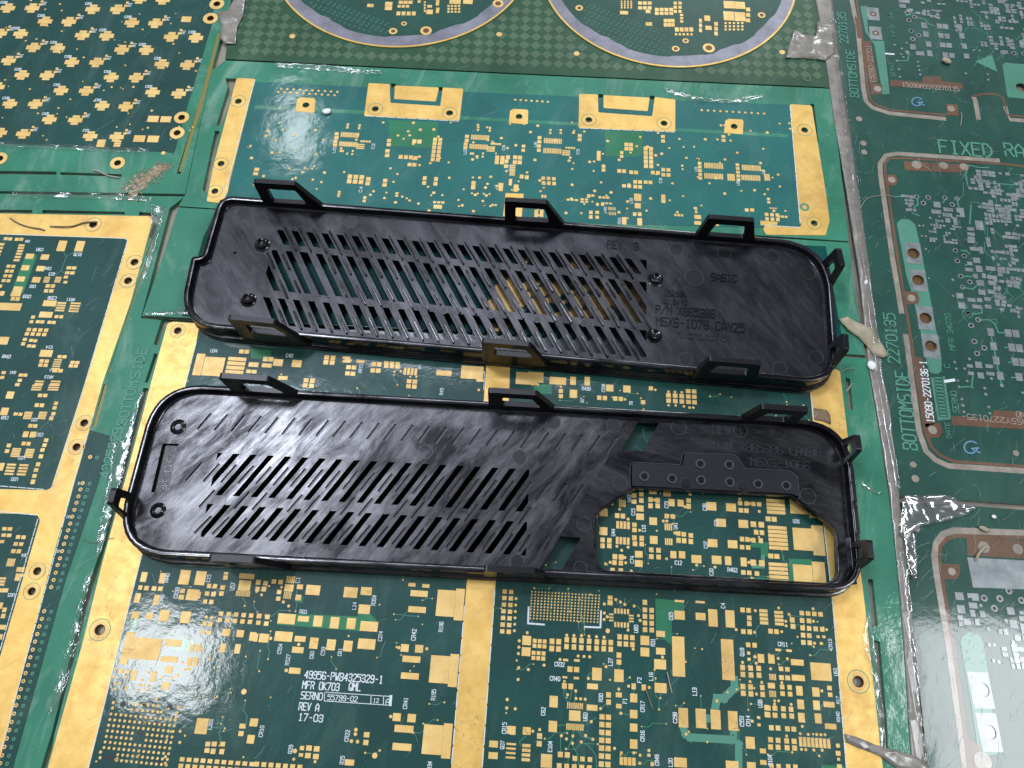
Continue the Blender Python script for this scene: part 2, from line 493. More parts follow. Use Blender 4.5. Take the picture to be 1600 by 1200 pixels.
# ------------------------------------------------------------------ circuit boards
unit_box, unit_disc = {}, {}
def unit(kind, m):
    d = unit_box if kind == 'box' else unit_disc
    key = M_(m).name
    if key not in d:
        b = MB()
        if kind == 'box':
            b.box(Vector((0, 0)), (1, 0), 1 / S, 1 / S, 0, 1 / S)
        else:
            b.disc((0, 0), .5 / S, 0, 1 / S, 16)
        me = bpy.data.meshes.new('pad_block')
        me.from_pydata([(a * S, e * S, c * S) for a, e, c in b.v], [], b.f)
        me.materials.append(M_(m))
        d[key] = me
    return d[key]
ZC, ZG, ZP, ZI = .08, .13, .16, .19          # copper plane, gold border, pad and ink heights
class Board:
    def __init__(s, label, at_px, ang, outline, cat='circuit board'):
        s.e = empty('circuit_board', label, cat, mm(*at_px), -1.6)
        s.u = Vector((math.cos(math.radians(ang)), math.sin(math.radians(ang))))
        s.v = Vector((-s.u.y, s.u.x))
        s.ang = math.radians(ang)
        s.out = mms(outline)
        s.pads, s.vias, s.holes = [], [], []
        s.ink, s.inkd, s.tr = MB(), MB(), MB()
        s.nmax = 300
        s.ink_m = ink
    def su(s, c):
        a = proj(c)
        return (proj(c + s.u) - a).length, (proj(c + s.v) - a).length
    def base(s, m, slots=(), slot_fill=True):
        hs = [mms(x) for x in slots]
        hs += [h for h in s.holes]
        b = MB()
        b.plate(s.out, [h for h in hs if inside(h[0], s.out)], -1.6, 0)
        b.build('laminate_frame', m, s.e)
    def sheet(s, name, m, px, z0, z1, round_=0, cut=(), **t):
        q = mms(px)
        if round_:
            q = rounded(q, round_, 5)
        b = MB()
        b.plate(q, [h for h in s.holes if inside(sum(h, Vector((0, 0))) / len(h), q)] + [mms(x) for x in cut], z0, z1, False)
        return b.build(name, m, s.e, **t)
    def hole(s, px, py, r):
        c = mm(px, py)
        s.holes.append(circle(c, r / s.su(c)[0], 14))
    def ringpad(s, px, py, ro, ri, m=None, z=ZP + .03):
        c = mm(px, py)
        k = s.su(c)[0]
        b = MB()
        b.ring(c, ri / k, ro / k, 0, z)
        o = b.build('ring_pad', m or padgold, s.e)
        b2 = MB()
        b2.ring(c, ri / k * .999, ri / k * .9, -1.5, z - .01, 16)
        b2.build('hole_barrel', hole_m, s.e)
        return o
    def T(s, ox, oy, k, txt, m=None):
        """pads: 'x y w h [nx pu ny pv]' or 'o x y r', tile pixels at k times the photo"""
        m = m or padgold
        for it in txt.split(';'):
            q = it.split()
            if not q:
                continue
            if q[0] == 'o':
                x, y, r = [float(a) for a in q[1:4]]
                c = mm(ox + x / k, oy + y / k)
                s.vias.append((c, r / k / s.su(c)[0], m))
                continue
            q = [float(a) for a in q]
            nx, pu, ny, pv = (q[4:8] + [1, 0, 1, 0])[:4] if len(q) >= 8 else (1, 0, 1, 0)
            c = mm(ox + q[0] / k, oy + q[1] / k)
            a, b = s.su(c)
            for i in range(int(nx)):
                for j in range(int(ny)):
                    s.pads.append((c + s.u * (i * pu / k / a) - s.v * (j * pv / k / b), q[2] / k / a, q[3] / k / b, m, q[2] / k * q[3] / k))
    def text(s, ox, oy, k, txt, kind='ink', st=.17):
        """'WORD x y width cap dir': x y is the left end (mid height) for h/f, the centre for v/d"""
        mb = getattr(s, kind)
        for it in txt.split(';'):
            q = it.split()
            if not q:
                continue
            w, (x, y, wd, cap), d = q[0].replace('_', ' '), [float(a) for a in q[1:5]], q[5]
            c = mm(ox + x / k, oy + y / k)
            a, b = s.su(c)
            if d in 'hf':
                u, width, cp = s.u, wd / k / a, cap / k / b
                if d == 'f':
                    u = -u
            else:
                u, width, cp = (s.v if d == 'v' else -s.v), wd / k / b, cap / k / a
                c = c - u * width / 2
            if cap / k >= 9.5:
                wb = MB()
                write(wb, w, c, u, width, cp, max(cp * st, .12), ZC, ZI)
                wb.build('printed_word', ink if kind == 'ink' else inkd, s.e)
            else:
                write(mb, w, c, u, width, cp, max(cp * st, .12), ZC, ZI)
    def lines(s, txt, w, kind='tr', z=None):
        for it in txt.split(';'):
            if it.strip():
                p = P(it)
                q = mms(p)
                getattr(s, kind).line(q, w, ZC - .02, z or ZC + .035)
    def dashes(s, p0, p1, n, w=.28, duty=.82):
        a, b = mm(*p0), mm(*p1)
        for i in range(n):
            s.ink.line([a + (b - a) * ((i + .09) / n), a + (b - a) * ((i + .09 + duty) / n)], w, ZC, ZI)
    def scatter(s, poly_px, n, m, wr, hr, avoid=(), seed=1, snap=None):
        """small pads in rows inside an outline"""
        rnd = random.Random(seed)
        q = mms(poly_px)
        xs = [p.dot(s.u) for p in q]
        ys = [p.dot(s.v) for p in q]
        av = [mms(a) for a in avoid]
        done = 0
        for _ in range(n * 12):
            if done >= n:
                break
            a, b = rnd.uniform(min(xs), max(xs)), rnd.uniform(min(ys), max(ys))
            if snap:
                a, b = round(a / snap) * snap, round(b / snap) * snap
            w, h = rnd.uniform(*wr), rnd.uniform(*hr)
            if rnd.random() < .5:
                w, h = h, w
            nx, ny = rnd.choice(((1, 2), (2, 1), (1, 1), (2, 2), (1, 3), (3, 1)))
            for i in range(nx):
                for j in range(ny):
                    c = s.u * (a + i * w * 1.3) + s.v * (b + j * h * 1.3)
                    if inside(c, q) and not any(inside(c, z) for z in av):
                        s.pads.append((c, w, h, m, 1))
                        done += 1
    def scratch(s, n, seed, poly=None):
        rnd = random.Random(seed)
        b = MB()
        q = poly or s.out
        x0, x1 = min(p[0] for p in q), max(p[0] for p in q)
        y0, y1 = min(p[1] for p in q), max(p[1] for p in q)
        k = 0
        while k < n:
            c = Vector((rnd.uniform(max(x0, -180), min(x1, 200)), rnd.uniform(max(y0, -35), min(y1, 280))))
            if not inside(c, q):
                k += .05
                continue
            a = rnd.gauss(.95, .35) if rnd.random() < .75 else rnd.uniform(0, math.pi)
            L = abs(rnd.gauss(0, 3.4)) + .8
            d = Vector((math.cos(a), math.sin(a)))
            e = Vector((-d.y, d.x)) * rnd.uniform(-.4, .4)
            pts = [c - d * L / 2, c + e, c + d * L / 2]
            if all(inside(p, q) for p in pts):
                b.line(pts, rnd.uniform(.03, .1), ZI, ZI + .025 + .004 * (int(k) % 7))
            k += 1
        b.build('scratch_marks', scratch_m, s.e, kind='stuff')
    def finish(s):
        big = sorted([p for p in s.pads if p[4] >= 60], key=lambda p: -p[4])[:s.nmax]
        ids = set(id(p) for p in big)
        fine = {}
        for p in s.pads:
            c, w, h, m, a = p
            if id(p) in ids:
                o = bpy.data.objects.new('solder_pad', unit('box', m))
                o.location = (c[0] * S, c[1] * S, .02 * S)
                o.rotation_euler[2] = s.ang
                o.scale = (w * S, h * S, (ZP - .02 + random.uniform(0, .03)) * S)
                C.objects.link(o)
                adopt(o, s.e)
            else:
                fine.setdefault(M_(m).name, (m, MB()))[1].box(c, s.u, w, h, .02, ZP + random.uniform(0, .03))
        for c, r, m in s.vias:
            fine.setdefault(M_(m).name, (m, MB()))[1].disc(c, r, .02, ZP + .015, 10)
        for m, b in fine.values():
            b.build('fine_solder_pads', m, s.e, kind='stuff')
        if s.ink.v:
            s.ink.build('screen_print', s.ink_m, s.e, kind='stuff')
        if s.inkd.v:
            s.inkd.build('etched_lettering', inkd, s.e, kind='stuff')
        if s.tr.v:
            s.tr.build('copper_traces', inkt, s.e, kind='stuff')

# bench under everything
b = MB()
b.prism([Vector(p) for p in ((-900, -500), (900, -500), (900, 1300), (-900, 1300))], -22, -1.7)
b.build('bench_top', bench, None, kind='structure')
def angu(p, q):
    d = mm(*q) - mm(*p)
    return math.degrees(math.atan2(d.y, d.x))
# ---- upper left board: rows of gold crosses
A = Board('teal circuit board covered in slanting rows of gold cross-shaped pads, upper left corner', (150, 130), angu((0, 230), (262, 240)) + 1.0,
          P('-160,-90 372,-90 360,5 331,108 289,303 -160,296'))
for x, y in P('339,6.5 329,29 284,184 277,208 184,255 0,248'):
    A.hole(x, y, 5.2)
A.base(light, [P('340,52 344,52 318,160 282,272 276,271 312,158'), P('-150,265 88,268 88,273 -150,270'), P('94,269 190,272 190,276 94,273')])
A.sheet('copper_plane', teal, P('-160,-90 352,-90 330,42 272,240 262,238 0,224 -160,216'), -.02, ZC)
A.sheet('olive_edge', olive, P('341,48 344.5,52 322,150 283,268 279,268 314,150'), -1.2, -.05)
for x, y in P('339,6.5 329,29 284,184 277,208 184,255 0,248'):
    A.ringpad(x, y, 11.5, 5.5)
cross = '50 52;202 52;580 60;735 60;283 135;432 137;825 143;973 147;130 213;515 222;668 225;1070 232;1225 238;210 298;362 302;762 312;915 315;55 380;450 390;605 392;1012 402;1172 408;138 470;295 473;697 485;852 487;382 567;540 570;955 578;1118 587;63 650;222 652;640 662;787 668;310 748;472 752;0 830;147 838;565 852;730 857;875 -5;1020 0;-15 545;0 210'
xs = MB()
for k, it in enumerate(cross.split(';')):
    x, y = [float(v) for v in it.split()]
    c = mm(x / 4, y / 4)
    a, b_ = A.su(c)
    w, h = 88 / 4 / a, 62 / 4 / b_
    m = MB()
    hw, hh = Vector(A.u) * w / 2, Vector(A.v) * h / 2
    q = [(-1, -.45), (-.52, -.45), (-.52, -1), (.52, -1), (.52, -.45), (1, -.45), (1, .45), (.52, .45), (.52, 1), (-.52, 1), (-.52, .45), (-1, .45)]
    m.plate([c + hw * i + hh * j for i, j in q], [], .02, ZP, False)
    m.build('cross_pad', padgold, A.e)
    for j in (-.5, .5):
        p0, p1 = c + hh * j - hw * .5, c + hh * j + hw * .5
        A.tr.line([p0, p1], .1, ZP, ZP + .01)
    if k % 2:
        A.T(0, 0, 4, '%g %g 20 14;%g %g 16 14' % (x + 52, y - 22, x + 62, y - 42))
        A.text(0, 0, 4, 'R1 %g %g 26 20 v' % (x + 78, y - 30))
    else:
        A.text(0, 0, 4, '%s %g %g 42 15 h' % (('C109', 'C105', 'C101')[k % 3], x - 45, y - 36))
A.T(0, 0, 4, '1165 122 60 35;958 745 68 40;1037 747 65 38;872 868 70 42;958 870 70 42;o 1022 958 14;620 880 14 12 4 12 4 12;725 885 14 12 3 14 3 14;o 950 693 8;o 925 800 8;o 835 545 8')
rn = random.Random(3)
for _ in range(70):
    A.T(0, 0, 4, 'o %g %g %g' % (rn.uniform(0, 1250), rn.uniform(0, 880), rn.uniform(4, 7)))
A.scratch(55, 1)
A.finish()

# ---- left board: gold frame with upside-down lettering
B = Board('teal circuit board with wide gold frame and upside-down lettering, along the left edge', (60, 700), angu((0, 366.5), (201, 373.7)),
          P('-160,300 289,307 265,325 220,497 185,650 107,890 27,1200 -10,1330 -420,1330 -300,700'))
Bh = P('146,351 210.5,410 200.5,439 132,661 120,698.5 58.7,892.5 50,924')
for x, y in Bh:
    B.hole(x, y, 6.2)
B.base(light, [P('-150,326 50,328 50,333 -150,331'), P('66,328 195,331 195,335 66,333'), P('217,331 240,333 249,341 240,372 233,371 241,345 236,339 217,337'),
               P('238,373 241,374 231,401 227,400'), P('226,413 229,414 172,575 176,580 170,580'), P('162,600 168,602 150,668 145,667')])
B.sheet('olive_edge', olive, P('239,372 244,374 229,415 176,582 150,670 144,669 170,578 224,410'), -1.2, -.2)
b_out = P('-160,331 234,338 238,346 205,470 160,600 128,715 90,845 38,1040 0,1200 -20,1300 -500,1300')
B.sheet('gold_border', gold, b_out, -.02, ZG - .02, cut=[])
for q in (P('-160,361 201,373.7 132.5,600 80,763 72,766 -160,760'), P('-160,797 58,804 63,812 5,1010 -35,1150 -80,1300 -400,1300')):
    B.sheet('copper_plane', teal, q, ZG - .03, ZG + .02, 2)
B.sheet('connector_strip', teal, P('140,672 176,682 152,760 100,915 20,1200 0,1290 -32,1290 2,1180 60,960 96,830'), ZG - .03, ZG + .02)
for x, y in Bh:
    B.ringpad(x, y, 11.5, 6.3)
    c = mm(x, y); k = B.su(c)[0]
    t = MB(); t.ring(c, 12.5 / k, 13.2 / k, ZG, ZG + .03); t.build('ring_outline', inkt, B.e)
ZPo = ZP
B.T(0, 300, 4, '38 293 24 20;65 295 24 20;107 297 24 20;135 297 24 20;12 328 32 15 1 0 4 24;137 335 38 14 1 0 1 0;132 352 38 14;127 370 38 14;120 388 38 14;113 408 38 14;105 428 38 14;388 338 52 68;500 340 52 68;187 403 50 34;282 408 50 34;160 475 48 34;255 480 50 34;132 545 48 34;228 550 50 36;112 612 58 42;100 642 62 24;82 668 25 24;112 670 26 24;65 718 138 48;312 697 82 38;288 768 82 38;15 635 28 30;432 475 28 20 2 32 1 0;422 506 28 20 2 32 1 0;413 533 26 18;410 565 24 16;298 535 36 7 1 0 4 10;368 535 38 7 1 0 4 10;300 588 26 22 2 32 2 32;388 695 56 11 1 0 4 16;475 697 62 11 1 0 4 17;208 783 24 20;198 812 24 20;238 812 25 20;266 813 25 20;310 815 24 20;338 817 24 20;355 780 24 20;384 781 24 20;182 861 26 22 4 36 1 0;170 888 26 22 4 36 1 0;157 922 25 20;195 928 24 20;222 931 25 20;147 950 25 22;184 963 25 20;212 965 25 20;25 930 58 50;290 1010 78 45;262 1057 26 22 2 32 1 0;255 1083 26 22 2 32 1 0;375 1030 26 20 2 30 1 0;365 1050 50 8 1 0 5 14;455 1066 26 20 2 30 1 0;445 1088 26 20 2 30 1 0;345 1117 30 22 2 34 1 0;132 1145 26 20 2 28 1 0;25 1130 26 20;15 1160 26 20;125 1178 26 20;250 1185 55 10 1 0 2 16;350 1185 60 10 1 0 2 16;55 465 24 20 2 30 1 0;45 495 24 20 2 30 1 0;35 525 24 20 2 30 1 0;25 555 24 20 2 30 1 0;5 590 20 20')
B.text(0, 300, 4, 'C69 188 310 28 14 f;R170 512 392 50 20 f;C90 272 362 44 18 f;C84 322 480 40 18 f;Q15 345 515 40 18 f;C83 225 592 38 18 f;AR11 470 675 55 18 f;C358 355 665 55 20 f;CR18 195 655 50 20 f;E14 330 972 42 18 f;U1 332 1115 24 14 f;CR48 70 1030 55 20 f;Q41 102 1130 42 18 f;AR13 335 1158 55 18 f')
B.T(0, 600, 4, '65 70 46 46;30 172 46 48;110 5 28 20;235 10 62 9 1 0 3 14;340 10 66 9 1 0 3 14;252 72 26 22 2 32 1 0;232 133 26 24 2 32 1 0;100 188 26 20;130 190 24 20;182 178 50 8 1 0 5 10;272 178 50 8 1 0 5 10;352 122 24 22;343 150 24 22;335 187 26 22;322 215 26 24;192 262 26 24 2 30 1 0;162 315 34 38;207 317 36 38;150 373 25 24 2 30 1 0;108 405 54 8 1 0 6 10;192 410 54 8 1 0 6 10;290 352 26 24;280 383 26 24;267 413 26 24;258 453 26 26;57 385 26 24;46 420 26 24;12 518 28 50;75 505 56 13 1 0 4 20;152 508 56 13 1 0 4 20;240 503 26 26;227 538 26 24;217 575 26 24;207 612 26 30;30 905 28 22 2 34 1 0;25 945 28 22 2 34 1 0;15 985 26 20;115 957 26 24 2 34 1 0;100 1000 26 24 2 34 1 0;86 1045 28 26 2 34 1 0;50 1115 8 50 5 10 1 0;130 1160 50 30;125 1195 50 20')
B.text(0, 600, 4, 'C68 55 212 46 20 f;U21 235 225 40 20 f;C67 272 318 50 20 f;U22 158 463 42 20 f;U20 115 597 44 20 f;U64 175 1072 40 20 f;9 488 622 12 16 h;19 415 830 24 16 h;29 350 1045 24 16 h')
B.T(0, 900, 4, '10 15 60 14 1 0 3 20;110 15 30 30;35 90 36 26;5 90 20 26;30 212 26 30;22 250 26 30;8 185 20 40;15 320 45 30;5 380 25 34')
B.text(0, 900, 4, 'U65 95 120 44 20 f')
con = '518 620;505 660;492 703;480 743;467 787;453 830;441 873;428 915;415 958;402 1000;390 1045;377 1090;362 1132;350 1180;337 1225;322 1270;278 1420;263 1468;248 1515;235 1563;221 1610;207 1660;192 1708;178 1757;162 1807;148 1857;133 1907;118 1957;103 2008;90 2060;75 2112;60 2163;45 2215;30 2268;15 2320;3 2370;565 457'
hb = MB(); rb = MB()
for it in con.split(';'):
    x, y = [float(v) for v in it.split()]
    c = mm(x / 4, 600 + y / 4); k = B.su(c)[0]
    o = MB(); o.ring(c, 5.5 / 4 / k, 12 / 4 / k, ZG, ZG + .06, 14); o.build('pin_ring', padgold, B.e)
    hb.disc(c, 5.6 / 4 / k, ZG, ZG + .03, 10)
    c = mm((x + 43) / 4, 600 + (y + 3) / 4)
    rb.ring(c, 6 / 4 / k, 11 / 4 / k, ZG, ZG + .045, 12)
hb.build('pin_holes', hole_m, B.e, kind='stuff')
rb.build('dull_pin_rings', inkt, B.e, kind='stuff')
B.sheet('green_trace_area', green, P('41,397 58.5,399 36,459 17,459'), ZC, ZG + .026)
B.dashes((3, 366), (200, 373), 14)
B.dashes((200, 375), (133, 600), 18)
B.dashes((133, 600), (82, 762), 13)
B.dashes((0, 759.5), (70, 765), 5)
B.dashes((0, 799.5), (58, 805), 4)
B.dashes((60, 810), (0, 1018), 14)
B.dashes((138, 672), (97, 825), 10)
B.dashes((97, 827), (2, 1172), 22)
B.lines('100,395 104,401 96,423;116,394 104,401;96,423 88,430;96,423 102,428', .16, z=ZG + .04)
B.scratch(60, 2)
ZP_keep = ZP
for p_ in list(B.pads):
    pass
B.finish()

# ---- upper board: two round boards in a chequered copper frame
W = Board('olive green panel with chequered copper diamonds holding two round boards', (830, 60), angu((372, 94), (1290, 134)),
          P('378,-95 1274,-95 1286,40 1297,138 1285,136 800,114 352,92 362,5'))
W.base(weave)
def circ3(a, b, c):
    a, b, c = mm(*a), mm(*b), mm(*c)
    d = 2 * (a.x * (b.y - c.y) + b.x * (c.y - a.y) + c.x * (a.y - b.y))
    ux = (a.length_squared * (b.y - c.y) + b.length_squared * (c.y - a.y) + c.length_squared * (a.y - b.y)) / d
    uy = (a.length_squared * (c.x - b.x) + b.length_squared * (a.x - c.x) + c.length_squared * (b.x - a.x)) / d
    q = Vector((ux, uy))
    return q, (a - q).length
rounds = [circ3((446, 0), (617, 74), (803, 0)), circ3((857, 0), (1050, 105), (1241, 0))]
dia = None
cnt = 0
pit = (mm(820 + 18, 60) - mm(820, 60)).length
dm = MB()
org = mm(820, 57)
rest = MB()
for j in range(-8, 30):
    for i in range(-30, 32):
        c = org + W.u * (i * pit) + W.v * (j * pit)
        p = proj(c)
        if not (-20 < p.y and -40 < p.x < 1640) or not inside(c, offset(orient(W.out, True), -pit * .6)):
            continue
        if any((c - q).length < r + 2.2 for q, r in rounds):
            continue
        h = pit * .49
        q = [c + W.u * h, c + W.v * h, c - W.u * h, c - W.v * h]
        if cnt < 300 and p.y > 0:
            o = MB(); o.prism(q, -.01, .07); o.build('copper_diamond', weave_dk, W.e); cnt += 1
        else:
            rest.prism(q, -.01, .07)
if rest.v:
    rest.build('far_copper_diamonds', weave_dk, W.e, kind='stuff')
for n, (q, r) in enumerate(rounds):
    b = MB(); b.plate(circle(q, r + .5, 96), [], -.005, .30); rb_ = b.build('round_board', olive, W.e)
    b = MB(); b.ring(q, r - .55, r + .25, .2, .36, 96); b.build('gold_rim', gold, rb_)
    jag = []
    rj = random.Random(5 + n)
    for k in range(96):
        a = 2 * math.pi * k / 96
        rr = r - 5.6 - (1.1 if (k // 3) % 5 == 1 else 0) - (.8 if (k // 4) % 3 == 0 else 0)
        jag.append(q + Vector((math.cos(a), math.sin(a))) * rr)
    b = MB(); b.plate(circle(q, r - .5, 96), [jag], .2, .40); b.build('tin_ring', lav, rb_)
    b = MB(); b.plate([p for p in jag], [], .2, .34); b.build('round_mask', dark, rb_)
def round_bits(ox, k, n, mesh_rows, pads, holes):
    q, r = rounds[n]
    t = MB()
    for x, y, nx, ny in mesh_rows:
        for i in range(nx):
            for j in range(ny):
                c = mm(ox + (x + i * 30 + (j % 2) * 15) / k, (y + i * 11 + j * 24) / k, .34)
                if (c - q).length < r - 7.2:
                    t.ring(c, .3, .5, .34, .40, 8)
    t.build('perforation_rings', minty, W.e, kind='stuff')
    t = MB()
    for it in pads.split(';'):
        v = [float(a) for a in it.split()]
        nx, pu, ny, pv = (v[4:8] if len(v) >= 8 else (1, 0, 1, 0))
        for i in range(int(nx)):
            for j in range(int(ny)):
                c = mm(ox + (v[0] + i * pu) / k, (v[1] + j * pv) / k, .34)
                a_, b_ = W.su(c)
                if v[2] > 40:
                    o = MB(); o.box(c, W.u, v[2] / k / a_, v[3] / k / b_, .33, .42); o.build('solder_pad', padgold, W.e)
                else:
                    t.box(c, W.u, v[2] / k / a_, v[3] / k / b_, .33, .42)
    t.build('fine_solder_pads', padgold, W.e, kind='stuff')
    for x, y, ro in holes:
        c = mm(ox + x / k, y / k, .4)
        kk = W.su(c)[0]
        t = MB(); t.ring(c, ro * .55 / k / kk, ro / k / kk, .39, .46, 18); t.build('ring_pad', padgold, W.e)
        t = MB(); t.disc(c, ro * .56 / k / kk, .38, .43, 14); t.build('drill_hole', hole_m, W.e)
round_bits(400, 4, 0, [(345, -30, 17, 6)], '830 25 45 26;828 52 45 24;905 15 26 20 3 30 1 0;890 85 24 24 4 32 1 0;895 40 20 16 3 26 1 0;1055 15 12 12 1 0 4 18;1085 75 40 28;1085 40 30 16;1135 15 20 40;1135 65 20 34;1245 5 70 40;1325 5 60 40;1203 38 14 12 4 22 3 18;715 35 40 20;1020 10 20 16', [(1063, 192, 36), (1513, 22, 34), (857, 195, 26), (925, 148, 18)])
round_bits(800, 4, 1, [(455, 20, 17, 8)], '685 10 10 10 4 20 4 13;800 20 24 20 3 30 2 30;850 70 30 26;905 60 24 20 4 30 2 24;960 130 24 22 3 22 2 26;1020 20 20 18 2 30 3 26;1030 185 24 26 4 30 1 0;1025 215 14 14 5 24 1 0;700 80 50 22;855 150 40 22;1178 130 18 24 1 0 3 30;1220 115 36 34;1228 175 40 26;1275 150 22 24 1 0 3 30;1358 30 70 46;1425 34 62 44;1355 100 66 56;1425 105 66 56;1335 145 14 12 5 26 3 20;1475 60 26 24 1 0 3 34;1060 95 20 14 1 0 3 20', [(1230, 300, 38), (1023, 305, 24), (420, 50, 24), (1085, 255, 20), (1560, 95, 24)])
for x, y in P('457,57 780,54 901,84 1222,82'):
    W.T(0, 0, 1, 'o %g %g 4.6' % (x, y), )
W.ringpad(1261, 123, 7, 3.4, weave_dk)
W.text(800, 0, 4, 'J2 872 105 30 18 d;J1 930 125 30 18 d;U7 1305 95 40 18 d;L1 1235 205 34 18 h')
W.scratch(40, 4)
W.finish()

# ---- middle board behind the upper cover
D = Board('blue-teal circuit board with two large gold edge connectors, behind the upper cover', (800, 220), angu((572, 180), (1055, 206)),
          P('331,110 352,94.5 800,116 1285,138 1298,139 1312,250 1326,377 1240,371 800,346 400,330 279,322 290,303'))
Dh = [(372.5, 158.5), (345.5, 256), (336, 299), (586.5, 170.5), (702.5, 177), (920, 187.5), (1037.5, 193), (478, 164.5), (811, 182.5), (1147, 198), (1257, 203.5), (1272, 349)]
for x, y in Dh:
    D.hole(x, y, 5.4)
D.base(light, [P('352,122 372,123 366,136 346,196 338,196 356,136'), P('336,204 343,205 325,300 316,298'), P('611,130 614,160 686,164 692,136 683,136 679,157 621,154 619,131'),
               P('935,147 937,176 1017,182 1023,150 1016,149 1012,173 944,169 942,147'), P('1266,162 1272,163 1279,222 1274,222'), P('1275,238 1281,238 1290,330 1284,330')])
D.sheet('copper_plane', teal2, P('398,128 590,137 800,147 1243,164 1245,176 1262,358 1195,356 800,346 366,330 350,322 340,300'), -.02, ZC)
D.sheet('bare_strip', light, P('398,165 575,173 800,186 1232,210 1232,215 800,191 575,179 397,170'), ZC - .01, ZC + .02)
for q in (P('370,122 399,123.5 360,280 356,300 348,318 323,315 333,262 352,190'), P('1234,163 1268,165 1290,300 1296,345 1290,368 1197,367 1192,358 1196,352 1252,355 1249,340')):
    D.sheet('gold_border', gold, q, ZC - .02, ZG + .01, 1)
for q, t in ((P('576,130 609,132 610,161 688,166 692,137 724,139 718,189 569,181'), P('617,134 686,137 681,159 616,155')),
             (P('905,147 934,148 935,176 1019,182 1023,152 1055,156 1055,206 904,200'), P('943,149 1015,153 1012,174 943,169'))):
    D.sheet('edge_connector', gold, q, ZC - .02, ZG + .01, .6)
    D.sheet('connector_tab', gold, t, -.5, ZG, .6)
for x, y in ((478, 164.5), (811, 182.5), (1147, 198)):
    k = 1
    D.sheet('gold_tab', gold, [(x - 14, y - 9), (x - 9, y - 12), (x + 13, y - 11), (x + 14.5, y - 8), (x + 13.5, y + 12), (x - 16, y + 10)], ZC - .02, ZG + .01, .5)
for x, y in Dh[:3] + Dh[3:7] + Dh[-2:]:
    c = mm(x, y); k = D.su(c)[0]
    t = MB(); t.ring(c, 11 / k, 11.9 / k, ZG - .04, ZG + .03); t.build('ring_outline', inkt, D.e)
D.ringpad(1257, 324, 7.5, 4.4, inkt, ZG + .04)
for q in (P('608,188 684,191 684,230 668,232 607,228'), P('945,204 1005,206 1004,242 990,246 946,244'), P('790,302 818,303 815,340 786,338'), P('1188,345 1215,347 1214,352 1188,352')):
    D.sheet('green_trace_area', green if q[0][0] < 1000 and q[0][0] != 790 else gold, q, ZC - .01, ZC + .03)
blk = '505 838 25 20;503 863 25 20;497 885 25 20;495 907 25 20;535 842 8 30 11 10.4 1 0;525 900 8 30 11 10.4 1 0;575 780 14 14 1 0 2 18;648 785 14 14 1 0 2 18;660 884 14 12 4 17 1 0;655 905 50 8 1 0 3 12;605 945 12 12 1 0 2 20;530 945 14 14 2 12 1 0;570 962 12 12'
D.T(400, 0, 4, blk)
D.T(400 + 203.5, 4, 4, blk)
D.T(800 - 82.5, 8.5, 4, '')
D.T(400, 0, 4, '138 575 0 0;' + ';'.join('o %g %g 8' % (158 + 39 * i, 556 + 2.2 * i) for i in range(10)) + ';' + ';'.join('o %g %g 8' % (140 + 39 * i, 577 + 2.2 * i) for i in range(10)))
D.T(800, 0, 4, ';'.join('o %g %g 8' % (1185 + 39 * i, 690 + 2.2 * i) for i in range(11)) + ';' + ';'.join('o %g %g 8' % (20 + 34 * i, 625 + 2.2 * i) for i in range(7)))
D.T(400, 0, 4, '588 1105 28 26 3 37 2 30;703 1120 27 24 1 0 2 28;1120 873 24 22 2 32 6 25;905 982 25 24 3 32 1 0;998 990 25 24;960 1030 25 22 2 30 1 0;832 880 25 20;830 905 25 20;822 945 27 22;820 973 27 22;990 885 26 24 2 32 1 0;1575 985 24 24;1508 985 25 22 2 33 1 0;1505 1010 25 34 2 33 1 0;1565 1010 24 24 1 0 2 30;1055 1115 24 24 1 0 2 30;1125 1120 24 24 1 0 2 30;808 1130 26 22 1 0 2 28;1360 1145 26 24 1 0 2 28;1530 1165 30 40;1590 1140 20 40;5 1060 30 20 1 0 2 28')
D.T(800, 0, 4, '172 862 24 20 1 0 4 26;203 880 7 32 11 10.4 1 0;200 942 7 32 11 10.4 1 0;240 815 14 12 1 0 2 18;305 815 14 12 1 0 2 18;340 925 12 12 4 16 1 0;338 945 50 8 1 0 3 12;835 930 25 24 2 33 5 27;715 905 25 22 2 28 2 26;685 955 20 18 1 0 2 24;423 850 24 20 1 0 2 24;542 955 24 20 1 0 3 20;943 855 24 20 1 0 2 28;1320 855 24 18 1 0 2 24;20 985 26 24 2 30 2 30;5 1035 34 8 1 0 6 12;60 1105 24 24;92 1110 24 24;25 1175 30 40;72 915 22 18 1 0 2 26;195 1115 22 20 3 33 1 0;197 1145 22 22 3 33 1 0;572 1040 22 20 1 0 2 24;670 1070 24 22 2 30 1 0;745 1078 24 22 2 30 1 0;880 1080 24 22 2 32 1 0;945 1062 24 22 2 32 2 32;770 1138 24 22 2 30 2 30;835 1140 24 20 2 30 1 0;700 1163 24 20 2 32 1 0;1172 1022 22 18 1 0 5 23;1205 1035 7 34 12 10 1 0;1205 1100 7 34 12 10 1 0;1440 1048 7 34 12 10 1 0;1437 1110 7 34 12 10 1 0;1408 1032 22 18 1 0 5 23;1350 1095 10 14 4 12 3 14;1580 1095 10 14 3 12 3 14')
D.T(820, 300, 5.333, '605 105 24 24;648 105 26 24;550 172 30 30 1 0 2 38;603 172 30 26 1 0 2 40;700 140 7 26 5 13 1 0;703 180 7 26 5 13 1 0;828 242 38 62;915 45 9 60 6 10 1 0;920 115 9 44 5 10 1 0;915 187 30 30;957 187 30 30;957 250 40 62;1153 40 34 34 1 0 2 36;1440 210 56 34;1440 260 56 30;95 180 30 60;140 180 30 60')
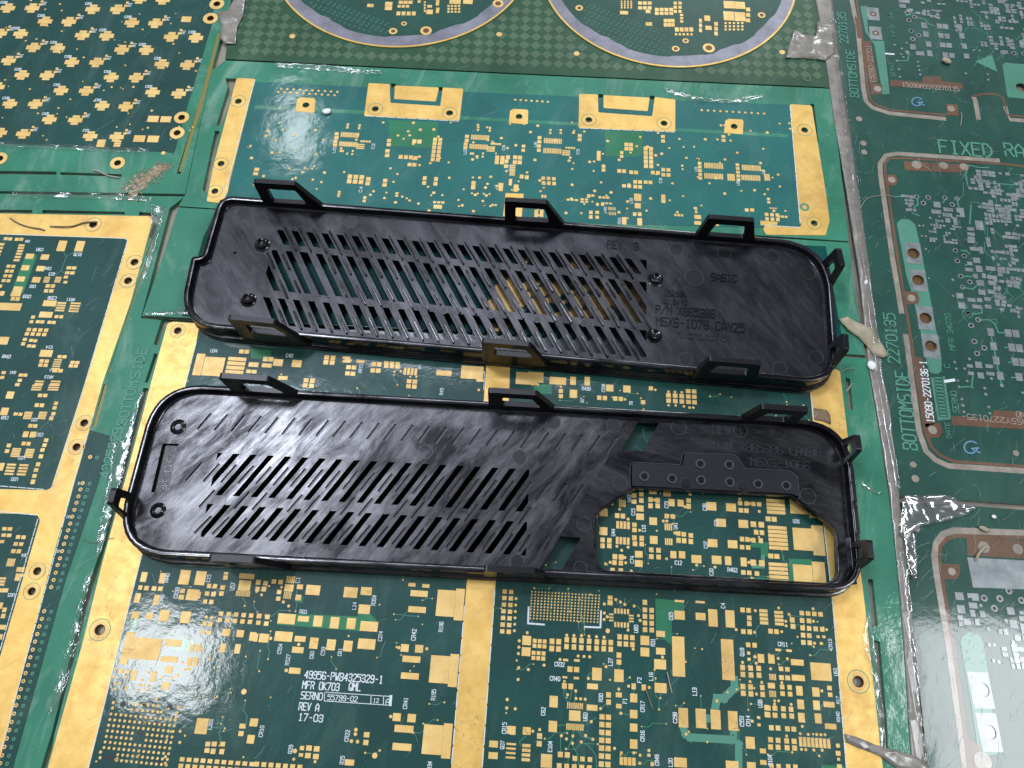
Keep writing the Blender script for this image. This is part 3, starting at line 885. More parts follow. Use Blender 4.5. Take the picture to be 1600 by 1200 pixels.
D.T(1080, 320, 5.333, '462 45 32 26;507 45 32 26;627 82 30 28 3 45 2 38;660 30 14 12 3 22 1 0;200 162 60 30')
D.T(540, 290, 5.333, '768 178 70 32;1293 25 34 46;1417 25 34 56;1067 10 30 26;' + ';'.join('o %g %g 9' % (1053 + 49 * i, 66 + 2 * i) for i in range(4)))
rn = random.Random(11)
for _ in range(230):
    px, py = rn.uniform(380, 1235), rn.uniform(190, 345)
    D.T(0, 0, 1, 'o %g %g %g' % (px, py, rn.choice((1.7, 2.0, 2.2, 2.6))))
D.scatter(P('400,290 560,300 700,300 1230,310 1245,345 800,335 380,320'), 50, padgold, (.8, 1.3), (.9, 1.4), seed=5)
D.text(400, 0, 4, 'U5 490 940 40 16 v;C2 733 915 36 16 v;U2 1307 950 36 18 v;C8 1548 925 34 16 v;C4 655 1185 40 18 v;J1 1500 1170 40 16 v;L2 1580 1050 34 16 v')
D.text(800, 0, 4, 'U8 147 905 32 16 v;C5 412 950 36 16 v;U3 1150 1060 30 16 v;C9 928 1130 34 16 v;U4 1568 1075 30 16 v;U6 1412 1145 32 16 v')
D.text(820, 300, 5.333, 'U9 885 75 50 22 v;J40 670 155 60 22 v;R31 788 240 60 24 v')
D.dashes((399, 124), (348, 315), 14)
D.dashes((569, 181.5), (718, 190), 9)
D.dashes((904, 200.5), (1055, 207), 9)
D.dashes((1234, 164), (1250, 350), 15)
D.dashes((1192, 352), (1250, 356), 4)
D.lines('552,240 560,243 568,241;1000,320 1010,316', .15)
D.scratch(70, 6)
D.finish()

# ---- narrow board under the upper cover
N = Board('teal circuit board almost hidden below the slotted upper cover', (800, 450), angu((569, 181), (1055, 206)),
          P('279,324 400,332 800,348 1326,379 1338,470 1352,555 800,522 222,493 258,390'))
N.base(light)
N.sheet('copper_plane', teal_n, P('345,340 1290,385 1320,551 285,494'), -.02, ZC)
N.sheet('gold_strip', gold, P('777,420 812,422 806,512 768,510'), ZC - .01, ZG)
N.scatter(P('560,375 1010,385 1005,520 560,480'), 90, padgold, (1.0, 2.0), (1.0, 2.4), seed=9, avoid=[P('560,380 760,390 750,500 540,480')])
N.scatter(P('810,400 1000,405 1000,530 800,510'), 80, padgold, (1.6, 3.0), (1.6, 3.6), seed=10)
N.scatter(P('750,405 1005,415 1005,530 760,515'), 46, padgold, (2.4, 4.2), (2.8, 6.0), seed=12)
N.T(0, 0, 1, '870 445 12 16;905 472 10 18;838 476 22 9 1 0 3 9;974 460 20 14;990 430 9 9;842 440 10 12;925 478 10 16')
N.text(0, 0, 1, 'C14 920 465 12 5 v;U15 960 490 12 5 v;C40 820 480 12 5 v')
N.finish()

# ---- large central board below and between the covers
E = Board('large teal circuit board with gold border and central gold strip under the lower cover', (720, 1000), -2.2,
          P('220,497 800,526 1354,560 1376,690 1392,800 1413,950 1446,1200 1458,1300 -20,1300 27,1200 107,890 185,650'))
Eh = [(156.3, 984, 8.3), (278, 517, 6), (1340.8, 1065, 8.8)]
for x, y, r in Eh:
    E.hole(x, y, r)
E.base(light, [P('252,500 262,497 264,503 256,512 246,540 240,538'), P('241,552 246,553 231,598 226,598'), P('224,606 232,607 166,850 132,965 84,1150 79,1180 72,1200 64,1200 82,1140 130,940 160,850'),
               P('1321,590 1328,592 1333,640 1326,640'), P('1356,905 1364,905 1372,978 1363,980'), P('1366,1000 1375,1003 1386,1130 1388,1180 1380,1178')])
E.sheet('copper_plane', teal, P('300,503 800,529 1290,560 1290,830 1322,1200 1330,1290 115,1290 138.7,1200 213.7,900'), -.02, ZC)
E.sheet('gold_border', gold, P('262,505 272,503 312,506 307.5,532.5 213.7,900 138.7,1200 115,1300 48,1300 76,1196 128,1010 160,880 200,735 240,585'), ZC - .03, ZG, 1.5)
E.sheet('gold_border', gold, P('1262,575 1312,578 1324,680 1340,860 1351,945 1379,1200 1388,1290 1330,1290 1322,1200 1301,947 1286,817 1270,660'), ZC - .03, ZG, 1.5)
E.sheet('gold_strip', gold, P('763,530 799,532 790,740 773.7,920 753.7,1200 748,1290 699,1290 705,1200 728.7,917.5 748,730'), ZC - .03, ZG)
for x, y, r in Eh:
    E.ringpad(x, y, r * 1.62, r, None, ZP)
    c = mm(x, y); k = E.su(c)[0]
    t = MB(); t.ring(c, r * 1.85 / k, r * 2.0 / k, ZG - .02, ZG + .03, 32); t.build('ring_outline', inkt, E.e)
for q in (P('433.7,958.5 558.7,963 560,958.5 578.7,959 591,972 590,986.5 560,986 433.7,976'), P('1024,935 1068.7,940 1069,968 1050,969 1048.7,1008 1035,996 1025,987'),
          P('1283,1195 1320,1197 1320,1215 1283,1213'), P('462,930 474,932 473,942 461,941'), P('392,545 424,548 423,562 392,560'), P('1187,846 1200,848 1200,871 1189,866 1188,856 1172,855 1172,850'),
          P('1232,873 1268,874 1268,890 1240,890 1240,910 1233,910'), P('1168,902 1202,903 1202,909 1168,908'), P('834,600 862,601 862,616 834,615'), P('205,966 214,967 213,990 204,989'), P('284,998 304,1001 302,1018 268,1015 270,1010 283,1011')):
    E.sheet('green_trace_area', green, q, ZC - .01, ZC + .03)
for ln, w in (('1147,1062 1148,1074 1131,1091 1120,1091 1117,1108', 2.4), ('1067,1136 1071,1147 1078,1152 1146,1156 1154,1163 1154,1215', 2.2), ('1146,1140 1146,1158', 2.2), ('1101,1122 1112,1123', 2.2), ('1177,885 1192,885 1192,870', 1.3), ('1142,560 1142,590', 1)):
    E.inkd.line(mms(P(ln)), w, ZC - .01, ZC + .03)
E.T(150, 700, 5.333, '400 1075 50 84;555 1085 48 88;740 1078 85 122;872 1085 85 118;1080 1080 38 38;1085 1045 36 20;1200 1065 9 44 11 11.5 1 0')
E.T(0, 900, 4, '878 72 25 28;917 76 28 28;964 78 28 28;1003 80 28 28;860 138 35 62;978 150 35 65;1142 93 30 28;1135 132 32 30;1205 118 75 70;1246 120 18 42;1308 62 25 28;1345 64 25 28;1393 72 28 28;1295 110 27 27;1335 114 28 28;1385 110 28 28;1283 160 25 27;1322 162 25 28;1530 60 75 65;1480 108 7 34 9 10 1 0;848 245 48 45;936 250 45 40;1028 248 60 72;1160 258 60 75;1383 235 27 27 5 47 2 40;1278 298 27 27;1315 302 27 27;1268 350 27 27;1307 355 27 27;o 1290 257 10;o 1325 260 10;1415 352 48 45;1502 360 45 45;1580 378 40 55;1393 450 35 55;1485 455 35 60;912 455 184 138;795 450 50 208;1085 418 100 45;1200 448 27 48;1240 452 30 50;1058 520 105 38;1185 535 28 55;1222 535 32 55;1160 582 18 18;1184 582 18 18;758 595 28 30;798 598 27 27;838 620 33 68;1055 585 48 48;960 628 33 68;1035 685 48 48;1262 938 75 100;o 1525 723 17;1515 938 35 30;1507 985 32 32;1585 915 45 50;1568 1020 45 55;1300 1050 30 30;1340 1050 32 30;1393 1050 30 30;1295 1090 30 30;1333 1095 30 34;1387 1097 30 34;1140 1145 29 27 11 43.5 2 42')
E.T(0, 900, 4, ';'.join('o %s 9' % s_ for s_ in '725 585,712 630,785 630,752 670,722 672,722 705,788 705,795 690,873 680,897 683,870 712,926 712,927 603,888 650,930 685,1012 630,1075 640,1110 620,1270 455,1312 517,1140 540,835 800,865 803,897 803,928 805,960 808,990 812,825 835,860 838,893 840,925 843,957 846,988 848,1010 850,710 790,705 825,980 770,1115 820,1108 855,1100 885,1127 970,1125 1040,630 1100,627 1135,1035 1130,1035 1170'.split(',')))
E.T(0, 900, 4, ';'.join('o %g %g 8.5' % (695 + 31 * i - 7.2 * j, 862 + 3 * i + 35 * j) for i in range(14) for j in range(9) if not (i in (6, 7) and j in (3, 4)) and not (j > 6 and i < 3)))
hd = MB()
for x, y in ((770, 800), (1062, 820), (877, 975), (687, 1135), (990, 1160)):
    c = mm(x / 4, 900 + y / 4); hd.disc(c, 18 / 4 / E.su(c)[0], ZC, ZC + .04, 16)
hd.build('drill_holes', pl_mark, E.e)
E.text(0, 900, 4, 'R440 1045 12 60 24 v;CR39 1105 105 70 24 v;R546 1010 150 70 24 v;U57 1455 65 50 26 v;C15 1305 15 50 22 v;CR20 1088 715 60 18 v;L201 1318 925 70 20 v;R1 1265 240 40 22 v')
E.T(400, 900, 4, '15 40 30 30;60 45 28 28;10 82 26 30;50 82 30 30;113 35 28 28;155 38 28 28;195 22 7 44 5 11 1 0;207 75 55 45;178 120 6 44 5 10 1 0;275 68 38 30;265 135 35 35;145 100 27 27;140 142 27 27;o 172 163 10;o 205 188 9;o 36 118 9;o 160 70 8;357 88 88 62;592 103 85 65;690 95 68 50;20 250 30 30;72 255 28 30;15 292 27 27;65 298 28 28;192 268 108 65;297 268 68 35;388 282 55 68;492 292 55 72;595 297 55 68;707 315 110 62;677 208 72 58;173 378 110 62;277 393 68 35;362 420 52 70;470 430 55 68;575 438 55 68;692 425 108 65;262 462 72 38;243 592 72 38;o 268 428 10;o 190 590 11;50 388 60 55;0 385 25 50;o 93 390 10;975 55 45 22;1062 62 45 22;1020 110 108 38;1007 210 110 38;930 450 50 48;1020 455 50 48;972 520 112 40;962 625 112 40;880 882 50 50;973 888 52 52;925 955 118 45;912 1068 118 45;o 893 448 10;o 1068 455 10;o 842 878 10;1186 170 113 165;1271 178 56 198;1147 583 119 172;1235 590 56 206;1104 1022 123 186;1194 1030 56 220;1555 97 27 26 2 40 7 40.7;o 1570 772 10;o 1567 825 10;1590 962 42 50;1485 1050 55 42;1482 1122 58 42;1595 1050 60 13 1 0 4 28;692 992 35 33;687 1040 32 33;o 625 960 11;o 622 988 11;o 597 1032 11;o 635 1035 11;288 1075 27 27;332 1075 35 33;380 1080 35 33;282 1118 27 22;325 1122 35 33;375 1128 35 33;o 245 1093 13;o 237 1145 9;o 370 1160 9;o 743 1122 17;585 1165 58 38;0 915 25 50;5 1175 30 30 7 45 1 0')
E.text(400, 900, 4, '49956-PWB4325329-1 303 615 494 46 h;MFR_0K703 290 679 235 46 h;QML 580 690 78 46 h;SERNO 280 744 140 44 h;55799-02 446 757 192 32 h;12 732 777 38 26 h;A 810 782 28 32 h;REV_A 268 813 130 46 h;17-03 265 880 158 44 h;L14 615 187 48 22 v;R60 272 222 48 24 h;R304 737 152 66 24 v;C554 150 455 66 22 v;R527 200 523 72 22 v;C60 350 493 50 22 v;C59 420 470 55 22 v;C61 525 475 50 22 v;C274 778 376 64 22 v;CR42 987 367 74 26 v;R196 1157 317 66 24 v;R195 1110 742 70 24 v;CR41 935 795 74 24 v;CR15 1552 950 72 26 v;CR22 570 998 74 24 v;Q29 217 1082 56 24 v;Q37 1540 1055 54 24 v;CR10 35 970 74 24 v;R35 540 1150 54 24 v;R194 1085 1190 66 24 v;C1 262 25 40 24 v', st=.15)
E.ink.line(mms([(400 + x / 4, 900 + y / 4) for x, y in ((430, 726), (848, 753), (843, 808), (428, 781), (430, 726))]), .2, ZC, ZI)
for x in (720, 798):
    E.ink.line(mms([(400 + x / 4, 900 + (745 + (x - 720) * .06) / 4), (400 + (x - 2) / 4, 900 + (800 + (x - 720) * .06) / 4)]), .22, ZC, ZI)
E.ink.line(mms([(611, 1088), (610, 1101)]), .8, ZC, ZI + .01)
E.T(800, 900, 4, ';'.join('o %g %g 9' % (25 - 2 * j, 142 + 40 * j) for j in range(6)))
E.T(800, 900, 4, ';'.join('o %g %g 5.4' % (125 + 21 * i - 1.2 * j, 98 + 1.2 * i + 18.5 * j) for i in range(21) for j in range(10)))
E.T(800, 900, 4, '613 135 30 25;613 167 32 30;645 218 13 32 5 20 1 0;645 303 13 32 5 20 1 0;620 240 28 10 1 0 3 19;745 248 30 10 1 0 3 18;830 165 28 32;830 212 28 30 2 42 4 40.5;o 598 343 14;92 403 55 58;88 473 55 55;142 405 24 25 3 31 2 31;135 480 24 25 3 31 2 32;250 408 30 35 2 42 2 45;342 398 28 33 3 46 2 43;482 408 28 33;530 412 28 33 2 45 1 0;617 416 28 33;480 450 28 33;528 452 28 33 2 45 1 0;617 458 28 33;672 380 28 32 3 40 2 43;830 403 55 58;830 475 55 55;928 362 55 38;1047 245 65 55;1045 157 60 14;1175 163 58 14;1178 253 62 45;1255 262 57 108;1362 268 57 108;928 470 57 42;925 552 75 62;1040 502 78 250;1348 522 78 255;335 525 32 15;405 528 35 15;362 582 32 35;403 585 33 33;330 633 30 13;402 638 33 15;327 687 30 35;367 690 30 35;530 613 60 78;503 690 68 35;668 495 30 33;668 538 30 32;668 623 58 78;667 743 38 30;603 743 30 33;603 788 30 33;667 813 35 28;760 690 27 38;823 697 27 38;760 762 45 55;760 863 47 52;760 947 47 50;760 1050 47 58;928 700 75 62;348 808 8 38 8 13 1 0;392 873 72 65;343 940 8 40 9 12.5 1 0;260 785 52 72;255 940 52 70;500 823 68 37;562 880 32 33 2 40 7 48;92 968 50 48;172 1000 32 35;170 1048 32 35;90 1060 52 20 1 0 4 29;215 1155 70 85;5 965 35 55;302 1115 32 35;345 1118 32 35;393 1140 28 30 3 47 1 0;295 1186 30 33 5 47 1 0;683 1155 22 50 4 26 1 0;855 1120 20 18;875 1175 20 25;1070 885 60 122;1180 890 65 122;1272 897 62 122;1380 905 60 122;1488 1042 57 75;1052 1165 80 60;1375 1180 80 50;1495 1185 55 45;1440 212 28 30;1478 215 28 30;1482 262 28 30;1482 298 28 30;1445 347 28 30 2 40 1 0;1570 218 52 20 1 0 4 25;1475 430 28 30 2 40 1 0;1478 482 20 20 1 0 2 38;1517 505 20 18;1555 515 40 55;1440 572 30 33 2 50 2 43;1540 577 30 33 1 0 2 43;1442 690 30 33 2 48 2 43;1563 697 28 33 1 0 2 43;1590 822 30 33 1 0 2 43;1540 885 20 18 1 0 2 45;1500 907 18 18;1567 1093 38 30;1570 1165 40 30')
E.T(800, 900, 4, ';'.join('o %s 9.5' % s_ for s_ in '577 175,648 147,677 163,705 178,763 188,577 232,595 255,575 272,790 248,800 278,725 338,95 355,45 405,43 445,40 485,342 370,387 372,434 373,481 377,528 380,575 383,757 457,1400 335,413 500,450 503,485 505,300 522,398 718,347 742,328 660,477 640,587 567,667 707,680 858,553 828,728 688,857 697,760 1105,130 970,173 960,308 998,340 1018,380 1000,378 1045,432 1037,460 997,505 1020,495 910,400 765,428 768,457 770,640 1077,683 1105,855 1090,800 1120,798 1170,1280 780,1087 988,1520 217,1515 352,1440 540,1525 545,1487 660,1560 665,1527 738,42 573,102 585,38 647,20 830,200 557,940 507'.split(',')))
E.text(800, 900, 4, 'U80 775 330 50 24 v;R31 880 415 50 24 v;L27 615 537 50 24 v;C65 993 250 50 24 v;F2 795 650 36 24 v;L16 868 627 54 24 v;R30 555 760 54 24 v;F1 705 780 34 24 v;U60 458 880 54 24 v;C62 195 845 54 24 v;E104 238 1065 70 24 v;CR17 815 815 70 24 v;CR16 815 1000 70 24 v;CR49 905 1150 70 24 v;L20 990 1165 54 24 v;L13 1140 722 50 26 v;C298 1018 885 70 24 v;C553 1435 907 66 24 v;CR14 1475 905 68 24 v;U35 1550 797 52 24 v;Q18 1437 475 54 24 v;C4 1318 185 36 24 v;CR32 265 550 64 26 h;CR40 236 639 66 26 h')
for ln in ('826,949 825,974 850,976', '913.5,979.5 938,980.5 939,955'):
    E.ink.line(mms(P(ln)), .55, ZC, ZI)
bg_tr = MB()
E.lines('1048,1047 1049,1052;962,937 965,945;969,939 976,946;976,935 976,944;995,947 999,950 1001,954;1006,986 1006,990;967,1022 967,1060;967,1076 967,1083;990,1073 990,1084;920,1061 918,1055 925,1051;881,1072 881,1086 887,1097;889,1097 893,1084 891,1075;900,1082 898,1096;871,1133 885,1133;911,1135 924,1127 931,1121;895,1140 896,1150 886,1172;902,1142 910,1151 926,1155;905,1141 915,1150 930,1156;888,1141 876,1150 876,1178;950,1105 948,1099 938,1107;969,1110 970,1114 983,1117;813,1165 812,1158 822,1150;940,1150 955,1150;1180,1020 1180,1030 1160,1048;1182,995 1180,985 1186,977;900,1180 899,1195;888,1185 886,1205;905,1200 903,1180 895,1165;932,1205 931,1180 920,1165 909,1160', .17)
E.T(1200, 900, 4, '65 228 55 18 1 0 4 24;210 232 28 28 4 39 1 0;150 275 30 32;155 315 30 32;212 278 28 30 2 43 1 0;215 325 28 30 4 41 1 0;218 370 28 30 2 39 1 0;220 415 28 30 2 40 1 0;312 380 20 17;348 380 20 17;332 422 20 17;15 345 28 30;52 348 28 30;62 462 35 15;130 467 35 15;20 520 40 55;182 540 80 38;330 598 128 110;80 580 28 28;120 583 28 28;83 635 30 30;122 637 30 30;188 637 82 37;10 630 6 38 5 9 1 0;20 685 45 35;87 693 28 30 2 47 2 42;10 735 6 40 5 9 1 0;195 717 40 60;298 725 45 58;383 700 28 28 1 0 2 42;203 802 42 60;302 808 42 60;380 803 70 35;208 885 42 60;312 890 42 62;0 825 30 32;42 826 30 32;95 830 30 32;143 833 28 32;0 868 28 32;43 870 30 32;97 873 30 32;147 875 30 32;20 948 30 32;62 950 30 32;120 955 30 32;160 957 30 32;390 940 72 35;15 1023 30 33;62 1027 30 33;115 1030 30 33;162 1033 30 33;15 1068 30 33;62 1070 30 33;118 1073 30 33;165 1075 30 33;203 1035 20 60 8 25 1 0;435 1060 24 25;437 1108 30 30;440 1145 18 18;445 1190 30 28;20 1185 28 25;65 1187 28 25;125 1188 28 25;170 1190 28 25;' + ';'.join('o %s 9' % s_ for s_ in '130 240,110 283,283 283,112 312,85 348,365 335,290 420,65 200,280 205,63 515,120 517,15 580,40 800,143 802,213 940,115 1000,208 1083,235 1085,285 1087,337 1088,200 985,250 990,303 990,330 992,355 992,85 667,335 718,40 780,65 780'.split(',')))
E.text(1200, 900, 4, 'CR11 60 425 64 24 h;CR13 388 425 66 20 v;U63 420 600 50 20 v;R340 437 880 66 20 v;R104 12 1150 66 24 v;R17 435 775 50 18 v')
E.T(800, 600, 4, '573 803 50 48;620 750 28 14;672 745 8 44 4 11 1 0;762 697 30 28;762 735 30 28;808 690 28 25;808 728 28 30;880 676 48 24;950 682 8 40 4 12 1 0;865 723 27 30;910 727 27 30;865 762 28 30;910 762 28 30;997 742 38 45;1053 745 38 42;1103 728 28 28;1103 765 28 32;1245 765 62 52;1368 772 62 50;1425 745 27 27 2 40 1 0;1508 750 27 27 2 36 1 0;1430 790 28 28 2 34 1 0;800 778 45 38;800 830 48 40;657 823 28 30;693 826 28 30;660 880 17 46 4 22.5 1 0;765 880 28 25;765 913 28 28;882 858 48 47;967 826 28 28 2 38 1 0;958 893 9 42 4 12.5 1 0;572 920 48 50;565 975 28 30;608 978 28 30;565 1012 28 30;608 1012 28 30;657 978 17 45 4 23 1 0;765 962 28 32;810 965 28 32;768 999 28 30;810 1001 28 30;885 975 48 50;960 985 9 42 4 12.5 1 0;1038 935 28 28;1073 940 28 28;1117 947 28 28;1040 978 28 32;1075 980 28 32;1117 985 28 32;1305 868 62 50;1445 875 60 50;1508 877 35 35 2 49 1 0;1525 927 28 30 2 36 1 0;870 1037 28 30 2 45 2 42;1008 1067 38 45;1062 1068 40 45;792 1065 48 42;792 1122 48 42;643 1080 30 33 2 39 1 0;640 1117 28 30 2 40 1 0;1152 1095 62 50;1278 1100 60 52;1350 1105 40 55;1253 995 60 50;1378 1002 60 50;1437 970 27 30 2 33 1 0;1508 977 27 30 2 46 1 0;1437 1020 28 28 2 38 1 0;1447 1113 38 55;1507 1117 35 38 2 53 1 0;1445 1178 28 28 2 37 1 0;1530 1185 28 28;628 1160 28 20;680 1162 28 20;' + ';'.join('o %s 9.5' % s_ for s_ in '890 725,1113 690,1080 768,1483 748,1423 720,1545 797,725 845,945 857,967 857,797 915,1017 932,965 1093,655 1015,725 1020,685 1040,613 1115,705 1085,710 1118,585 1125,1153 1132,1268 1145,672 783,1490 975,1480 1115,745 1170'.split(',')))
E.text(800, 600, 4, 'U43 733 715 44 22 v;C15 757 800 44 22 v;C10 823 903 44 22 v;U44 632 928 46 22 v;U41 1022 887 44 22 v;C73 965 755 44 22 v;C38 1203 770 46 22 v;C31 1275 867 44 22 v;C37 1210 1005 46 22 v;C74 750 1098 48 22 v;C12 1016 1116 46 24 h;R462 1345 1160 64 24 h;C20 1245 1175 46 22 v')
E.T(1080, 740, 5.333, '700 228 152 27 1 0 4 32;715 452 158 28 1 0 6 33.5;722 758 158 28 1 0 5 35;640 378 42 40 2 50 1 0;662 687 42 40 2 50 1 0;900 270 158 134;1045 330 130 88;928 547 160 186;1057 557 98 252;930 838 160 156;1064 828 106 186')
E.text(1080, 740, 5.333, 'U31 846 396 60 30 h')
E.T(250, 400, 5.333, '325 905 70 185;446 922 170 160;645 860 150 30 1 0 4 37;680 797 38 34;725 799 38 34;880 860 40 38;925 862 40 38;760 905 40 38 2 42 1 0;870 912 40 34 2 42 1 0;985 890 80 58;1140 898 80 60;740 962 40 30 2 46 1 0;1025 1018 80 32;1218 1037 40 36 2 53 2 43;1390 847 40 36 2 52 2 40;1555 850 66 22;1555 880 66 20')
E.text(250, 400, 5.333, 'U34 422 790 60 26 h;C40 1050 829 60 28 h')
E.T(540, 430, 5.333, '25 768 38 34 2 45 2 52;20 712 60 20;125 720 66 24;235 742 38 36 2 45 2 53;340 730 38 24 3 47 1 0;340 757 38 34 3 47 1 0;495 802 22 58 4 30 1 0;820 817 126 42;530 885 38 34 2 48 2 42;1055 812 186 108;1120 878 58 22;1510 862 182 100;o 460 800 10;o 408 805 10;o 590 847 10;o 540 847 9;o 1110 957 11')
E.text(540, 430, 5.333, 'AR15 125 780 72 26 v;R45 800 970 60 26 v;AR1 618 765 40 22 v')
E.T(820, 420, 5.333, '90 905 132 84;275 935 138 62;402 935 48 68;520 938 46 72;300 1020 35 33;300 1063 35 33;405 1043 62 68;708 995 60 56;850 1003 62 58;620 1075 36 36 2 47 1 0;753 1083 36 36 2 47 1 0;985 1113 37 34;1050 997 36 34;1197 1055 38 36 3 55 2 45;1360 1020 38 34 2 50 3 45;' + ';'.join('o %s 11' % s_ for s_ in '1197 1025,1250 1027,1307 1030,1087 1010,835 1090,1197 1138,1257 1140,1325 1148,1372 1158,1403 1158,300 985,60 965,110 965'.split(',')))
E.text(820, 420, 5.333, 'R438 475 998 74 28 h;C528 655 995 66 26 v;Q7 478 1097 40 26 v;78 885 1122 36 26 v')
E.dashes((307.5, 533), (213.7, 900), 34)
E.dashes((213.7, 900), (138.5, 1200), 26)
E.dashes((757, 580), (756, 610), 3)
E.dashes((726, 945), (705.5, 1195), 9)
E.dashes((773.5, 920), (753.5, 1200), 9)
E.dashes((1267, 617), (1288, 830), 16)
E.dashes((1288, 830), (1301, 947), 10)
E.dashes((1301, 947), (1322, 1200), 13)
E.text(0, 600, 4, '4325329 700 430 330 62 v;BOTTOM 800 120 290 56 v', 'inkd', .15)
E.text(0, 300, 4, 'SIDE 870 1070 210 56 v', 'inkd', .15)
rn = random.Random(77)
et = MB()
eq = mms(P('300,570 1260,600 1285,830 1318,1200 145,1200 215,900'))
k_ = 0
while k_ < 230:
    px, py = rn.uniform(140, 1320), rn.uniform(560, 1200)
    c = mm(px, py)
    if not inside(c, eq) or 690 < px < 780 or (440 < px < 640 and 1030 < py < 1140):
        continue
    k_ += 1
    r = rn.choice((.16, .2, .24)) * 1.35
    E.vias.append((c, r, padgold))
    if rn.random() < .62:
        a = rn.choice((0, 1, 2, 3)) * math.pi / 2 + E.ang
        d = Vector((math.cos(a), math.sin(a))); e = Vector((math.cos(a + math.pi / 4), math.sin(a + math.pi / 4)))
        p1 = c + d * rn.uniform(1, 5); p2 = p1 + e * rn.uniform(.8, 3); p3 = p2 + d * rn.uniform(0, 3)
        if inside(p3, eq):
            et.line([c, p1, p2, p3], .13, ZC - .02, ZC + .012)
            E.vias.append((p3, r, padgold))
et.build('fine_traces', inkt, E.e, kind='stuff')
E.scratch(170, 8)
E.nmax = 300
E.finish()

# ---- right boards with tin pads, brown routed outlines
R = Board('dark green circuit panel with grey pads and BOTTOMSIDE 2270135 lettering, upper right', (1480, 400), angu((1463, 228), (1600, 240)),
          P('1284,-95 1296,120 1322,300 1366,580 1396,775 1500,781 1720,797 1720,-95'))
rs1 = P('1327,-20 1335,22 1340,40 1349,138 1353,158 1363,168 1390,177 1478,186')
rs2 = P('1562,251 1402,240 1384,243 1375,256 1376,275 1394,400 1409,490')
rs3 = P('1415,522 1436,675 1447,705 1462,719 1482,728 1600,736 1700,744')
rs4 = P('1529,187 1524,158 1521,151')
rs5 = P('1700,196 1578,187 1570,166')
for x, y in P('1427,396 1434,437.5 1446,497 1454,540 1596,137'):
    R.hole(x, y, 9)
R.base(dark)
def pathband(bd, name, m, pts, w, z0, z1):
    q = mms(pts)
    L, Rr = [], []
    for i, p in enumerate(q):
        t = (q[min(i + 1, len(q) - 1)] - q[max(i - 1, 0)]).normalized()
        n = Vector((-t.y, t.x)) * w / 2
        L.append(p + n); Rr.append(p - n)
    b = MB(); b.plate(L + Rr[::-1], [], z0, z1)
    return b.build(name, m, bd.e)
for s_ in (rs1, rs2, rs3, rs4, rs5):
    pathband(R, 'routed_slot', slot_m, s_, 2.0, -.02, .05)
for s_ in (P('1335,-20 1341,18 1347,60 1356,140 1360,156 1369,164 1392,172 1480,180'), P('1600,260 1565,256 1410,247 1388,248 1382,258 1384,275 1402,400 1417,490 1421,515 1445,672 1455,698 1468,711 1490,721 1600,729 1700,736'), P('1520,151 1535,147 1556,147 1567,153 1574,180 1700,190')):
    pathband(R, 'brown_edge', brown, s_, 1.1, -.02, .06)
for q in (P('1412,252 1451,254 1455,268 1414,266'), P('1453,254 1517,258 1512,267 1494,270 1456,268'), P('1380,273 1398,273 1402,281 1400,290 1384,290'), P('1410,455 1432,456 1437,466 1434,475 1414,476'), P('1445,662 1468,661 1473,672 1468,683 1448,684'), P('1359,130 1378,132 1378,147 1362,148'), P('1478,162 1496,164 1498,181 1480,180'),
          P('1391,125 1440,128 1444,119 1470,120 1471,127 1504,130 1505,139 1391,135'), P('1486,650 1550,655 1552,641 1620,645 1620,672 1487,664'), P('1347,65 1360,64 1372,128 1359,131'), P('1424,557 1440,559 1461,662 1446,668'), P('1335,25 1343,30 1346,60 1340,60')):
    R.sheet('brown_patch', brown, q, -.01, .08)
for x, y, r in ((1432, 257.5, 8), (1474, 259, 7), (1506, 261, 7), (1393, 281, 6), (1424, 466, 6.5), (1457, 672, 7), (1371, 139, 6), (1486, 170, 6), (1427, 726, 5), (1430, 748, 6), (1587, 708, 5), (1349, 224, 5), (1350, 238, 5), (1342, 186, 5)):
    c = mm(x, y); k = R.su(c)[0]
    b = MB(); b.disc(c, r / k, .05, .13, 16); b.build('plugged_hole', slot_m, R.e)
R.sheet('mint_area', minty, P('1401,349 1408,342.5 1421,343 1430,351 1439,390 1471,560 1471,580 1466,584 1453,583 1448,560 1425,460 1416,430'), -.01, .07, .6)
R.sheet('mint_area', minty, P('1454,590 1476,588 1486,655 1465,657'), -.01, .07)
R.sheet('mint_area', minty, P('1344,10 1354,9 1356,48 1364,64 1381,64 1390,147 1379,148 1366,70 1352,50'), -.01, .07)
R.sheet('mint_area', minty, P('1566,103 1570,98 1640,104 1640,158 1574,152'), -.01, .07, 1)
R.sheet('emblem', inkd, P('1524,96 1550,86 1558,112'), -.01, .06)
R.lines('1524,96 1558,112;1550,86 1538,106', .35, 'tr', .1)
for x, y, w, h in ((1427, 396, 25, 33), (1434.5, 438, 25, 33), (1446, 497, 26, 37), (1454.5, 541, 27, 38), (1364, 22, 19, 20), (1368, 52, 19, 20)):
    c = mm(x, y); a_, b_ = R.su(c)
    o = MB(); hs = [h for h in R.holes if (sum(h, Vector((0, 0))) / len(h) - c).length < 2]
    uu, vv = R.u * w / 2 / a_, R.v * h / 2 / b_
    o.plate([c - uu - vv, c + uu - vv, c + uu + vv, c - uu + vv], hs, .02, .14); o.build('mounting_pad', tin, R.e)
    kk = R.su(c)[0]
    if hs:
        o = MB(); o.ring(c, 8.6 / kk, 9.8 / kk, .1, .17, 24); o.build('hole_rim', hole_m, R.e)
        o = MB(); o.disc(c, 9 / kk, -1.3, -.6, 16); o.build('hole_plug', hole_m, R.e)
    else:
        o = MB(); o.ring(c, 3 / kk, 5.5 / kk, .1, .17, 20); o.build('hole_rim', hole_m, R.e)
RT = tin
